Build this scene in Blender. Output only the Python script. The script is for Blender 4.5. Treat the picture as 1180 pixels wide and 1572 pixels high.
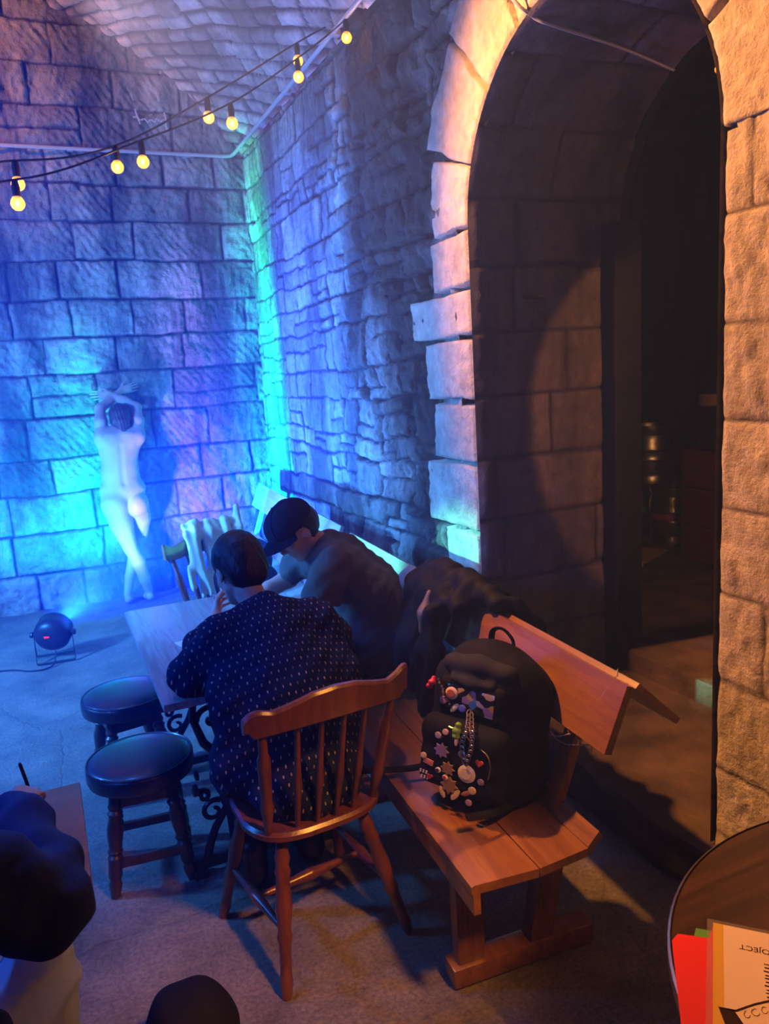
import bpy, bmesh, math, random
import numpy as np
from mathutils import Vector, Matrix, Quaternion

random.seed(7)
scene = bpy.context.scene
for o in list(bpy.data.objects):
    bpy.data.objects.remove(o, do_unlink=True)
COL = scene.collection
R = math.radians

# ------------------------------------------------------------------ camera
cam_data = bpy.data.cameras.new('camera')
cam = bpy.data.objects.new('camera', cam_data)
COL.objects.link(cam)
scene.camera = cam
cam_data.sensor_fit = 'VERTICAL'
cam_data.sensor_height = 36.0
cam_data.sensor_width = 27.02
cam_data.lens = 36.0 * 1183 / 1572
cam_data.clip_start = 0.02
cam.matrix_world = Matrix(((0.9090, 0.1290, -0.3950, 0),
                           (-0.4110, 0.1380, -0.9010, 0),
                           (-0.0620, 0.9820, 0.1780, 1.75),
                           (0, 0, 0, 1)))

# ------------------------------------------------------------------ exposure, world
scene.view_settings.view_transform = 'Standard'
scene.view_settings.look = 'None'
scene.view_settings.gamma = 1.0
scene.view_settings.use_curve_mapping = False
scene.view_settings.exposure = 0.0
world = bpy.data.worlds.new('world')
scene.world = world
world.use_nodes = True
world.node_tree.nodes['Background'].inputs[0].default_value = (0.08, 0.16, 0.6, 1)
world.node_tree.nodes['Background'].inputs[1].default_value = 0.02


def aim(o, target):
    d = Vector(target) - o.location
    o.rotation_euler = d.to_track_quat('-Z', 'Y').to_euler()


def lamp(kind, name, loc, target, power, color, size=0.1, spot=None, blend=0.6, parent=None):
    l = bpy.data.lights.new(name, kind)
    l.energy = power
    l.color = color
    if kind == 'AREA':
        l.size = size
    else:
        l.shadow_soft_size = size
    if spot:
        l.spot_size = R(spot)
        l.spot_blend = blend
    o = bpy.data.objects.new(name, l)
    COL.objects.link(o)
    o.location = loc
    if target is not None:
        aim(o, target)
    return o


# the multi-colour stage can on the floor, a fan of coloured beams
# (azimuth in degrees from +y towards +x, linear colour)
BEAMS = [(-60, (0.0, 0.012, 0.07)), (-14, (0.0, 0.022, 0.085)), (2, (0.0, 0.036, 0.10)), (13, (0.0, 0.060, 0.12)),
         (20, (0.0, 0.095, 0.15)), (26, (0.002, 0.026, 0.12)), (33, (0.005, 0.025, 0.19)), (40, (0.022, 0.018, 0.20)), (47, (0.045, 0.014, 0.22)), (53, (0.012, 0.014, 0.22)),
         (57, (0.0, 0.22, 0.40)), (65, (0.0, 0.85, 0.66)), (70, (0.0, 0.30, 0.66)), (75, (0.006, 0.030, 0.95)),
         (93, (0.008, 0.045, 1.0)), (104, (0.006, 0.05, 0.95)), (116, (0.005, 0.05, 0.50)), (130, (0.01, 0.03, 0.14))]
PAR_POS = Vector((-0.02, 5.52, 0.235))


def beam_nodes(light):
    """coloured fan: hue by compass direction, with a fade added below and above to shape the beam"""
    light.use_nodes = True
    nt = light.node_tree
    em = nt.nodes['Emission']
    g = nt.nodes.new('ShaderNodeNewGeometry')
    sep = nt.nodes.new('ShaderNodeSeparateXYZ')
    nt.links.new(g.outputs['Incoming'], sep.inputs[0])
    at = nt.nodes.new('ShaderNodeMath')
    at.operation = 'ARCTAN2'
    nt.links.new(sep.outputs['X'], at.inputs[0])
    nt.links.new(sep.outputs['Y'], at.inputs[1])
    mr = nt.nodes.new('ShaderNodeMapRange')
    mr.inputs['From Min'].default_value = R(-60)
    mr.inputs['From Max'].default_value = R(130)
    nt.links.new(at.outputs[0], mr.inputs['Value'])
    cr = nt.nodes.new('ShaderNodeValToRGB')
    el = cr.color_ramp.elements
    while len(el) > 1:
        el.remove(el[-1])
    for i, (a, c) in enumerate(BEAMS):
        p = (a + 60) / 190.0
        e = el[0] if i == 0 else el.new(p)
        e.position = p
        e.color = (*c, 1)
    nt.links.new(mr.outputs[0], cr.inputs[0])
    nt.links.new(cr.outputs[0], em.inputs['Color'])
    lo = nt.nodes.new('ShaderNodeMapRange'); lo.interpolation_type = 'SMOOTHSTEP'
    lo.inputs['From Min'].default_value = math.sin(R(-2)); lo.inputs['From Max'].default_value = math.sin(R(16))
    hi = nt.nodes.new('ShaderNodeMapRange'); hi.interpolation_type = 'SMOOTHSTEP'
    hi.inputs['From Min'].default_value = math.sin(R(64)); hi.inputs['From Max'].default_value = math.sin(R(50))
    mu = nt.nodes.new('ShaderNodeMath'); mu.operation = 'MULTIPLY'
    nt.links.new(sep.outputs['Z'], lo.inputs['Value']); nt.links.new(sep.outputs['Z'], hi.inputs['Value'])
    nt.links.new(lo.outputs[0], mu.inputs[0]); nt.links.new(hi.outputs[0], mu.inputs[1])
    nt.links.new(mu.outputs[0], em.inputs['Strength'])


par_light = lamp('SPOT', 'stage_can_beam', PAR_POS, (1.0, 6.4, 0.85), 6000, (1, 1, 1), 0.05, 176, 0.35)
beam_nodes(par_light.data)
# tight white-cyan core of the can, on the standing model
lamp('SPOT', 'stage_can_core', PAR_POS, (0.56, 6.5, 0.52), 110, (0.14, 0.62, 1.0), 0.05, 28, 1.0)
# second stage can out of frame on the left: blue wash over end wall, floor and table
lamp('SPOT', 'blue_wash', (-2.5, 4.0, 2.0), (1.1, 5.7, 1.1), 3000, (0.03, 0.17, 1.0), 0.15, 104, 0.9)
lamp('SPOT', 'blue_floor_wash', (-2.5, 3.9, 2.6), (-0.1, 4.5, 0.0), 1700, (0.02, 0.15, 1.0), 0.15, 86, 0.9)
lamp('SPOT', 'cyan_side_beam', (-2.5, 6.3, 1.6), (1.48, 3.46, 0.80), 4500, (0.12, 0.75, 1.0), 0.05, 8.5, 0.6)  # added unseen beam that brightens the pale bench board
lamp('SPOT', 'blue_fill', (-2.6, 1.2, 2.5), (0.5, 4.2, 0.8), 500, (0.02, 0.08, 1.0), 0.2, 74, 0.9)  # added unseen fill for the haze and the chair sitter's back
lamp('SPOT', 'blue_overhead', (-0.5, 2.9, 3.9), (0.05, 2.35, 0), 320, (0.03, 0.12, 1.0), 0.15, 58, 1.0)  # added unseen light that bluens the near haze, hair and stools
lamp('SPOT', 'blue_vault_wash', (-2.2, 4.0, 0.4), (1.0, 5.0, 4.4), 800, (0.17, 0.14, 0.9), 0.15, 96, 0.9)
# warm tungsten spot under the vault, on the pier, arch and near bench
lamp('SPOT', 'warm_spot', (0.30, 3.30, 3.35), (1.83, 1.85, 2.15), 800, (1.0, 0.40, 0.115), 0.06, 83, 0.6)
# warm spot behind the camera on the floor at its feet and the round table
lamp('SPOT', 'warm_floor_spot', (1.3, -0.1, 3.0), (0.42, 1.98, 0), 600, (1.0, 0.38, 0.09), 0.12, 24, 1.0)
# warm lamp high on the left by the end wall
lamp('SPOT', 'warm_left_lamp', (-1.5, 5.3, 4.0), (-0.45, 6.75, 4.3), 230, (1.0, 0.38, 0.05), 0.1, 90, 1.0)
# lamp inside the side passage and an added dim fill so the dark cellar shows
lamp('SPOT', 'passage_lamp', (2.42, 1.82, 1.95), (2.92, 3.1, 1.52), 34, (1.0, 0.40, 0.12), 0.02, 68, 0.15)
lamp('POINT', 'cellar_fill', (3.3, 2.2, 2.3), None, 4, (1.0, 0.36, 0.20), 0.1)


# ------------------------------------------------------------------ materials
def mat(name, color=(0.5, 0.5, 0.5), rough=0.6, metal=0.0, spec=0.5, bump=0.0, bscale=60, var=0.0, vscale=8,
        stretch=None, emit=None, estr=0.0, detail=6, coat=0.0, trans=0.0, color2=None, alpha=1.0):
    if max(color) < 0.07 and rough >= 0.6: spec = 0.08   # dull dark cloth and paint
    m = bpy.data.materials.new(name)
    m.use_nodes = True
    nt = m.node_tree
    b = nt.nodes['Principled BSDF']
    b.inputs['Base Color'].default_value = (*color, 1)
    b.inputs['Roughness'].default_value = rough
    b.inputs['Metallic'].default_value = metal
    b.inputs['Specular IOR Level'].default_value = spec
    b.inputs['Coat Weight'].default_value = coat
    b.inputs['Coat Roughness'].default_value = 0.15
    b.inputs['Transmission Weight'].default_value = trans
    b.inputs['Alpha'].default_value = alpha
    if emit:
        b.inputs['Emission Color'].default_value = (*emit, 1)
        b.inputs['Emission Strength'].default_value = estr
    tc = nt.nodes.new('ShaderNodeTexCoord')
    vec = tc.outputs['Object']
    if stretch:
        mp = nt.nodes.new('ShaderNodeMapping')
        mp.inputs['Scale'].default_value = stretch
        nt.links.new(vec, mp.inputs['Vector'])
        vec = mp.outputs['Vector']
    if var > 0 or color2:
        n = nt.nodes.new('ShaderNodeTexNoise')
        n.inputs['Scale'].default_value = vscale
        n.inputs['Detail'].default_value = detail
        nt.links.new(vec, n.inputs['Vector'])
        r = nt.nodes.new('ShaderNodeValToRGB')
        r.color_ramp.elements[0].position = 0.32
        r.color_ramp.elements[1].position = 0.68
        if color2:
            r.color_ramp.elements[0].color = (*color, 1)
            r.color_ramp.elements[1].color = (*color2, 1)
        else:
            r.color_ramp.elements[0].color = (*[c * (1 - var) for c in color], 1)
            r.color_ramp.elements[1].color = (*[min(1, c * (1 + var)) for c in color], 1)
        nt.links.new(n.outputs['Fac'], r.inputs['Fac'])
        nt.links.new(r.outputs['Color'], b.inputs['Base Color'])
    if bump > 0:
        n2 = nt.nodes.new('ShaderNodeTexNoise')
        n2.inputs['Scale'].default_value = bscale
        n2.inputs['Detail'].default_value = 5
        nt.links.new(vec, n2.inputs['Vector'])
        bp = nt.nodes.new('ShaderNodeBump')
        bp.inputs['Strength'].default_value = 1.0
        bp.inputs['Distance'].default_value = bump
        nt.links.new(n2.outputs['Fac'], bp.inputs['Height'])
        nt.links.new(bp.outputs['Normal'], b.inputs['Normal'])
    return m


def stone_mat(name, base, mortar, stain=0.5, bump=0.006, soot=(0.03, 0.028, 0.03), vertical=True, bscale=45,
              lo=0.44, hi=0.60):
    """stone with per-stone tone and joint mask stored on the mesh, sooty runs and grain"""
    m = bpy.data.materials.new(name)
    m.use_nodes = True
    nt = m.node_tree
    N, L = nt.nodes, nt.links
    b = N['Principled BSDF']
    b.inputs['Roughness'].default_value = 0.85
    b.inputs['Specular IOR Level'].default_value = 0.25
    tone = N.new('ShaderNodeAttribute'); tone.attribute_name = 'tone'
    mort = N.new('ShaderNodeAttribute'); mort.attribute_name = 'mortar'
    tc = N.new('ShaderNodeTexCoord')
    # tone
    mul = N.new('ShaderNodeMix'); mul.data_type = 'RGBA'; mul.blend_type = 'MULTIPLY'
    mul.inputs[0].default_value = 1.0
    mul.inputs[6].default_value = (*base, 1)
    L.new(tone.outputs['Color'], mul.inputs[7])
    # grain
    n1 = N.new('ShaderNodeTexNoise'); n1.inputs['Scale'].default_value = 14; n1.inputs['Detail'].default_value = 8
    n1.inputs['Roughness'].default_value = 0.7
    L.new(tc.outputs['Object'], n1.inputs['Vector'])
    r1 = N.new('ShaderNodeMapRange'); r1.inputs['From Min'].default_value = 0.3; r1.inputs['From Max'].default_value = 0.7
    r1.inputs['To Min'].default_value = 0.62; r1.inputs['To Max'].default_value = 1.2
    L.new(n1.outputs['Fac'], r1.inputs['Value'])
    m2 = N.new('ShaderNodeMix'); m2.data_type = 'RGBA'; m2.blend_type = 'MULTIPLY'; m2.inputs[0].default_value = 1.0
    L.new(mul.outputs[2], m2.inputs[6]); L.new(r1.outputs[0], m2.inputs[7])
    # soot runs, stretched down the wall
    mp = N.new('ShaderNodeMapping')
    mp.inputs['Scale'].default_value = (2.2, 2.2, 0.55) if vertical else (1.5, 1.5, 1.5)
    L.new(tc.outputs['Object'], mp.inputs['Vector'])
    n2 = N.new('ShaderNodeTexNoise'); n2.inputs['Scale'].default_value = 1.3; n2.inputs['Detail'].default_value = 9
    n2.inputs['Roughness'].default_value = 0.65
    L.new(mp.outputs[0], n2.inputs['Vector'])
    r2 = N.new('ShaderNodeMapRange'); r2.inputs['From Min'].default_value = lo; r2.inputs['From Max'].default_value = hi
    r2.inputs['To Min'].default_value = 0.0; r2.inputs['To Max'].default_value = stain
    L.new(n2.outputs['Fac'], r2.inputs['Value'])
    m3 = N.new('ShaderNodeMix'); m3.data_type = 'RGBA'
    L.new(r2.outputs[0], m3.inputs[0]); L.new(m2.outputs[2], m3.inputs[6]); m3.inputs[7].default_value = (*soot, 1)
    # joints
    m4 = N.new('ShaderNodeMix'); m4.data_type = 'RGBA'
    L.new(mort.outputs['Fac'], m4.inputs[0]); L.new(m3.outputs[2], m4.inputs[6]); m4.inputs[7].default_value = (*mortar, 1)
    L.new(m4.outputs[2], b.inputs['Base Color'])
    n3 = N.new('ShaderNodeTexNoise'); n3.inputs['Scale'].default_value = bscale; n3.inputs['Detail'].default_value = 6
    n3.inputs['Roughness'].default_value = 0.65
    L.new(tc.outputs['Object'], n3.inputs['Vector'])
    bp = N.new('ShaderNodeBump'); bp.inputs['Strength'].default_value = 1.0; bp.inputs['Distance'].default_value = bump
    L.new(n3.outputs['Fac'], bp.inputs['Height']); L.new(bp.outputs['Normal'], b.inputs['Normal'])
    return m


def wood_mat(name, c1, c2, rough=0.35, axis='y', scale=1.0, coat=0.3):
    m = bpy.data.materials.new(name)
    m.use_nodes = True
    nt = m.node_tree
    N, L = nt.nodes, nt.links
    b = N['Principled BSDF']
    b.inputs['Roughness'].default_value = rough
    b.inputs['Coat Weight'].default_value = coat
    b.inputs['Coat Roughness'].default_value = 0.25
    tc = N.new('ShaderNodeTexCoord')
    mp = N.new('ShaderNodeMapping')
    s = {'x': (1.2, 14, 14), 'y': (14, 1.2, 14), 'z': (14, 14, 1.2)}[axis]
    mp.inputs['Scale'].default_value = [v * scale for v in s]
    L.new(tc.outputs['Object'], mp.inputs['Vector'])
    n = N.new('ShaderNodeTexNoise'); n.inputs['Scale'].default_value = 1.6; n.inputs['Detail'].default_value = 8
    n.inputs['Distortion'].default_value = 1.2
    L.new(mp.outputs[0], n.inputs['Vector'])
    n2 = N.new('ShaderNodeTexNoise'); n2.inputs['Scale'].default_value = 9; n2.inputs['Detail'].default_value = 4
    L.new(mp.outputs[0], n2.inputs['Vector'])
    mx = N.new('ShaderNodeMath'); mx.operation = 'MULTIPLY_ADD'; mx.inputs[1].default_value = 0.35
    L.new(n2.outputs['Fac'], mx.inputs[0]); L.new(n.outputs['Fac'], mx.inputs[2])
    r = N.new('ShaderNodeValToRGB')
    r.color_ramp.elements[0].position = 0.5; r.color_ramp.elements[0].color = (*c1, 1)
    r.color_ramp.elements[1].position = 0.82; r.color_ramp.elements[1].color = (*c2, 1)
    L.new(mx.outputs[0], r.inputs[0]); L.new(r.outputs[0], b.inputs['Base Color'])
    bp = N.new('ShaderNodeBump'); bp.inputs['Distance'].default_value = 0.0008
    L.new(n2.outputs['Fac'], bp.inputs['Height']); L.new(bp.outputs['Normal'], b.inputs['Normal'])
    return m


# ------------------------------------------------------------------ object helpers
def tag(o, label=None, cat=None, group=None, kind=None):
    if label: o['label'] = label
    if cat: o['category'] = cat
    if group: o['group'] = group
    if kind: o['kind'] = kind
    return o


def empty(name, loc=(0, 0, 0), rz=0.0):
    o = bpy.data.objects.new(name, None)
    COL.objects.link(o)
    o.location = loc
    o.rotation_euler = (0, 0, rz)
    o.empty_display_size = 0.05
    return o


def mesh_obj(name, verts, faces, m, parent=None, smooth=True):
    me = bpy.data.meshes.new(name)
    me.from_pydata(verts, [], faces)
    me.update()
    if smooth:
        me.polygons.foreach_set('use_smooth', [True] * len(me.polygons))
    me.materials.append(m)
    o = bpy.data.objects.new(name, me)
    COL.objects.link(o)
    if parent:
        o.parent = parent
    return o


def bm_obj(name, bm, m, parent=None, smooth=True, auto=True):
    bmesh.ops.recalc_face_normals(bm, faces=bm.faces)
    me = bpy.data.meshes.new(name)
    bm.to_mesh(me)
    bm.free()
    if smooth:
        me.polygons.foreach_set('use_smooth', [True] * len(me.polygons))
        if auto and hasattr(me, 'set_sharp_from_angle'):
            me.set_sharp_from_angle(angle=R(38))
    for mm in (m if isinstance(m, (list, tuple)) else [m]):
        me.materials.append(mm)
    o = bpy.data.objects.new(name, me)
    COL.objects.link(o)
    if parent:
        o.parent = parent
    return o


def add_box(bm, c, size, rot=None, bevel=0.0, mi=0):
    r = bmesh.ops.create_cube(bm, size=1.0)
    vs = r['verts']
    M = Matrix.Translation(c) @ (rot.to_4x4() if rot is not None else Matrix.Identity(4)) @ Matrix.Diagonal((*size, 1))
    bmesh.ops.transform(bm, matrix=M, verts=vs)
    fs = list({f for v in vs for f in v.link_faces})
    for f in fs: f.material_index = mi
    if bevel > 0:
        es = list({e for v in vs for e in v.link_edges})
        bmesh.ops.bevel(bm, geom=es, offset=bevel, segments=2, affect='EDGES', profile=0.6)


def add_bar(bm, p, q, w, t, bevel=0.0, up=(0, 0, 1)):
    """box beam from p to q with width w and thickness t"""
    p, q = Vector(p), Vector(q)
    d = q - p
    L = d.length
    z = d.normalized()
    u = Vector(up)
    if abs(z.dot(u)) > 0.98: u = Vector((0, 1, 0))
    x = u.cross(z).normalized()
    y = z.cross(x)
    rot = Matrix((x, y, z)).transposed()
    add_box(bm, (p + q) / 2, (w, t, L), rot, bevel)


def ring_frames(pts):
    pts = [Vector(p) for p in pts]
    n = len(pts)
    T = [(pts[min(i + 1, n - 1)] - pts[max(i - 1, 0)]).normalized() for i in range(n)]
    u = T[0].orthogonal().normalized()
    fr = []
    for i in range(n):
        u = (u - T[i] * u.dot(T[i])).normalized()
        fr.append((pts[i], u, T[i].cross(u)))
    return fr


def add_tube(bm, pts, rad, seg=8, cap=True, mi=0, flat=1.0, close=False):
    fr = ring_frames(pts)
    rs = rad if isinstance(rad, (list, tuple)) else [rad] * len(pts)
    rings = []
    for (p, u, v), r in zip(fr, rs):
        rings.append([bm.verts.new(p + (u * math.cos(a) + v * math.sin(a) * flat) * r)
                      for a in [2 * math.pi * k / seg for k in range(seg)]])
    for i in range(len(rings) - 1):
        for k in range(seg):
            f = bm.faces.new((rings[i][k], rings[i][(k + 1) % seg], rings[i + 1][(k + 1) % seg], rings[i + 1][k]))
            f.material_index = mi
    if cap:
        f = bm.faces.new(rings[0][::-1]); f.material_index = mi
        f = bm.faces.new(rings[-1]); f.material_index = mi


def add_lathe(bm, prof, base, axis=(0, 0, 1), seg=28, mi=0):
    """prof = [(r, h)...] turned about axis through base"""
    ax = Vector(axis).normalized()
    u = ax.orthogonal().normalized()
    v = ax.cross(u)
    base = Vector(base)
    rings = []
    for r, h in prof:
        if r < 1e-5:
            rings.append([bm.verts.new(base + ax * h)])
        else:
            rings.append([bm.verts.new(base + ax * h + (u * math.cos(a) + v * math.sin(a)) * r)
                          for a in [2 * math.pi * k / seg for k in range(seg)]])
    for i in range(len(rings) - 1):
        A, B = rings[i], rings[i + 1]
        for k in range(seg):
            if len(A) == 1 and len(B) == 1: continue
            if len(A) == 1: f = bm.faces.new((A[0], B[(k + 1) % seg], B[k]))
            elif len(B) == 1: f = bm.faces.new((A[k], A[(k + 1) % seg], B[0]))
            else: f = bm.faces.new((A[k], A[(k + 1) % seg], B[(k + 1) % seg], B[k]))
            f.material_index = mi
    if len(rings[0]) > 1: bm.faces.new(rings[0][::-1]).material_index = mi
    if len(rings[-1]) > 1: bm.faces.new(rings[-1]).material_index = mi


def turned(bm, p, q, prof, seg=14):
    """prof = [(t 0..1, radius)] turned leg between two points"""
    p, q = Vector(p), Vector(q)
    L = (q - p).length
    add_lathe(bm, [(r, t * L) for t, r in prof], p, (q - p), seg)


def curve_pts(ctrl, n=24):
    """Catmull-Rom through control points"""
    P = [Vector(c) for c in ctrl]
    P = [P[0] * 2 - P[1]] + P + [P[-1] * 2 - P[-2]]
    out = []
    m = len(P) - 3
    for i in range(m):
        for k in range(n // m + 1):
            t = k / (n // m + 1)
            a, b, c, d = P[i:i + 4]
            out.append(0.5 * ((2 * b) + (c - a) * t + (2 * a - 5 * b + 4 * c - d) * t * t + (3 * b - a - 3 * c + d) * t ** 3))
    out.append(P[-2])
    return out


def copy_tree(o, parent=None):
    c = o.copy()
    COL.objects.link(c)
    if parent is not None: c.parent = parent
    for ch in [x for x in bpy.data.objects if x.parent == o]:
        copy_tree(ch, c)
    return c


# ------------------------------------------------------------------ numpy noise + masonry
_rng = np.random.default_rng(11)


def vnoise(x, y, seed=0):
    r = np.random.default_rng(seed)
    tab = r.random((64, 64))
    xi, yi = np.floor(x).astype(int), np.floor(y).astype(int)
    fx, fy = x - xi, y - yi
    fx, fy = fx * fx * (3 - 2 * fx), fy * fy * (3 - 2 * fy)
    a = tab[xi % 64, yi % 64]; b = tab[(xi + 1) % 64, yi % 64]
    c = tab[xi % 64, (yi + 1) % 64]; d = tab[(xi + 1) % 64, (yi + 1) % 64]
    return (a * (1 - fx) + b * fx) * (1 - fy) + (c * (1 - fx) + d * fx) * fy - 0.5


def fbm(x, y, seed=0, oct=4, gain=0.5):
    s = 0; a = 1
    for k in range(oct):
        s = s + a * vnoise(x * 2 ** k + 17.3 * k, y * 2 ** k + 5.1 * k, seed + k)
        a *= gain
    return s


def masonry(U, V, rows, wmin, wmax, seed, joint=0.012, bulge=0.02, warp=0.02, split=0.0, rough=0.006, relief=0.012,
            tone_var=0.25):
    """heights, tones and joint mask of stones laid in rows over the (u, v) sheet"""
    rng = np.random.default_rng(seed)
    Uw = U + warp * 2 * fbm(U * 3.1, V * 3.1, seed + 1, 3)
    Vw = V + warp * 2 * fbm(U * 2.3, V * 2.3, seed + 9, 3)
    Uw = Uw + warp * .5 * fbm(U * 14, V * 14, seed + 3, 2)
    Vw = Vw + warp * .5 * fbm(U * 14, V * 14, seed + 5, 2)
    H = np.zeros_like(U); T = np.ones_like(U); D = np.full_like(U, 1.0)
    rows = np.array(rows)
    ri = np.clip(np.searchsorted(rows, Vw) - 1, 0, len(rows) - 2)
    for r in range(len(rows) - 1):
        m = ri == r
        if not m.any(): continue
        lo, hi = rows[r], rows[r + 1]
        u0 = Uw[m].min() - wmax * rng.random()
        u1 = Uw[m].max() + wmax
        cuts = [u0]
        while cuts[-1] < u1: cuts.append(cuts[-1] + rng.uniform(wmin, wmax))
        cuts = np.array(cuts)
        ci = np.clip(np.searchsorted(cuts, Uw[m]) - 1, 0, len(cuts) - 2)
        n = len(cuts)
        a, b = cuts[ci], cuts[ci + 1]
        u, v = Uw[m], Vw[m]
        lo_, hi_ = np.full_like(u, lo), np.full_like(u, hi)
        sp = rng.random(n) < split
        sv = lo + (hi - lo) * rng.uniform(0.35, 0.65, n)
        s = sp[ci]
        up = v > sv[ci]
        lo_ = np.where(s & up, sv[ci], lo_)
        hi_ = np.where(s & ~up, sv[ci], hi_)
        # second split sideways in one half
        sp2 = rng.random((n, 2)) < split
        su = cuts[:n] + (np.r_[cuts[1:], cuts[-1] + wmax] - cuts) * rng.uniform(.35, .65, n)
        h = up.astype(int)
        s2 = s & sp2[ci, h]
        rt = u > su[ci]
        a = np.where(s2 & rt, su[ci], a); b = np.where(s2 & ~rt, su[ci], b)
        d = np.minimum(np.minimum(u - a, b - u), np.minimum(v - lo_, hi_ - v))
        key = ci * 4 + (s & up) * 2 + (s2 & rt) * 1
        kk = 4 * n
        off = rng.uniform(-1, 1, kk)[key]
        tu = rng.uniform(-1, 1, kk)[key]; tv = rng.uniform(-1, 1, kk)[key]
        jw = joint * (0.6 + 1.0 * rng.random(kk)[key])
        mid_u, mid_v = (a + b) / 2, (lo_ + hi_) / 2
        e = np.clip((d - jw * 0.4) / (jw * 1.2), 0, 1)
        e = e * e * (3 - 2 * e)
        e2 = np.clip(d / 0.07, 0, 1)
        H[m] = e * (relief * (0.6 + off) + relief * 0.8 * (tu * (u - mid_u) / (b - a) + tv * (v - mid_v) / (hi_ - lo_)) + bulge * (0.5 + 0.5 * e2))
        T[m] = 1 + tone_var * rng.uniform(-1, 1, kk)[key]
        D[m] = 1 - e
    H += rough * 2 * fbm(U * 9, V * 9, seed + 21, 4, 0.6)
    return H, T, D


def sheet(name, P, Nn, H, T, D, m, keep=None, parent=None):
    """structured grid P (n,m,3) displaced along Nn by H"""
    n, k = H.shape
    V = (P + Nn * H[..., None]).reshape(-1, 3)
    idx = np.arange(n * k).reshape(n, k)
    q = np.stack([idx[:-1, :-1], idx[1:, :-1], idx[1:, 1:], idx[:-1, 1:]], -1).reshape(-1, 4)
    if keep is not None:
        kc = (keep[:-1, :-1] & keep[1:, :-1] & keep[1:, 1:] & keep[:-1, 1:]).reshape(-1)
        q = q[kc]
        used = np.unique(q)
        remap = -np.ones(n * k, int); remap[used] = np.arange(len(used))
        V = V[used]; q = remap[q]
        T = T.reshape(-1)[used]; D = D.reshape(-1)[used]
    else:
        T = T.reshape(-1); D = D.reshape(-1)
    me = bpy.data.meshes.new(name)
    me.vertices.add(len(V)); me.vertices.foreach_set('co', V.astype(np.float32).ravel())
    me.loops.add(len(q) * 4); me.loops.foreach_set('vertex_index', q.astype(np.int32).ravel())
    me.polygons.add(len(q)); me.polygons.foreach_set('loop_start', np.arange(0, len(q) * 4, 4, dtype=np.int32))
    me.update(calc_edges=True)
    me.validate()
    me.polygons.foreach_set('use_smooth', [True] * len(me.polygons))
    a = me.attributes.new('tone', 'FLOAT', 'POINT'); a.data.foreach_set('value', T.astype(np.float32))
    a = me.attributes.new('mortar', 'FLOAT', 'POINT'); a.data.foreach_set('value', D.astype(np.float32))
    me.materials.append(m)
    o = bpy.data.objects.new(name, me)
    COL.objects.link(o)
    if parent: o.parent = parent
    return o


def struct(o):
    o['kind'] = 'structure'
    return o
# ------------------------------------------------------------------ THE VAULT ROOM
XW = 1.83          # side wall plane
YB = 6.75          # end wall plane
VC = (-0.5, 1.87, 2.92)   # vault centre x, z and radius
M_rubble = stone_mat('rubble stone', (0.46, 0.42, 0.38), (0.035, 0.032, 0.034), stain=0.72, bump=0.028, bscale=22, lo=0.44, hi=0.60)
M_ashlar = stone_mat('coursed end wall stone', (0.38, 0.36, 0.34), (0.030, 0.030, 0.035), stain=0.8, bump=0.022, bscale=30, lo=0.45, hi=0.62)
M_dressed = stone_mat('dressed sandstone', (0.56, 0.47, 0.37), (0.12, 0.09, 0.07), stain=0.30, bump=0.010, bscale=55, lo=0.5, hi=0.75)
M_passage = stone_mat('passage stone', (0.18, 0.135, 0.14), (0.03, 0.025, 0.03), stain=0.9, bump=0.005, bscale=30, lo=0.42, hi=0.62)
M_brick = stone_mat('vault brick', (0.60, 0.50, 0.48), (0.06, 0.055, 0.06), stain=0.5, bump=0.006, bscale=40, vertical=False)


def grid(a0, a1, b0, b1, step):
    A = np.arange(a0, a1 + step * .5, step); B = np.arange(b0, b1 + step * .5, step)
    return np.meshgrid(A, B, indexing='ij')


def const_dirs(shape, d):
    return np.broadcast_to(np.array(d, float), shape + (3,))


# end wall: large squared blocks in courses, up into the vault
Uc, Vc = grid(-2.9, XW + .06, -0.05, 4.85, 0.0115)
rows = [-.2, 0.30, 0.63, 0.94, 1.23, 1.56, 1.89, 2.17, 2.46, 2.77, 3.07, 3.34, 3.60, 3.90, 4.2, 4.5, 4.9]
H, T, D = masonry(Uc, Vc, rows, 0.34, 0.72, 5, joint=0.008, bulge=0.022, warp=0.012, split=0.05, rough=0.016, relief=0.012, tone_var=0.28)
# tooling marks: slanting pick strokes on the blocks
stroke = np.sin((Uc * 1.0 + Vc * 0.75) * 95 + 6 * fbm(Uc * 4, Vc * 4, 77, 2)) * np.clip(fbm(Uc * 1.9, Vc * 2.5, 70, 2) * 3, 0, 1)
stroke2 = fbm(Uc * 45, Vc * 7, 71, 3) * np.clip(-fbm(Uc * 1.9, Vc * 2.5, 70, 2) * 3 + .2, 0, 1)
H += (0.006 * stroke + 0.020 * stroke2 + 0.012 * fbm(Uc * 26, Vc * 22, 90, 3, .6)) * (1 - D)
P = np.stack([Uc, np.full_like(Uc, YB + 0.02), Vc], -1)
keep = (np.hypot(Uc - VC[0], Vc - VC[1]) < VC[2] + 0.08) | (Vc < VC[1])
struct(sheet('wall_back', P, const_dirs(Uc.shape, (0, -1, 0)), H, T, D, M_ashlar, keep))

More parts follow.
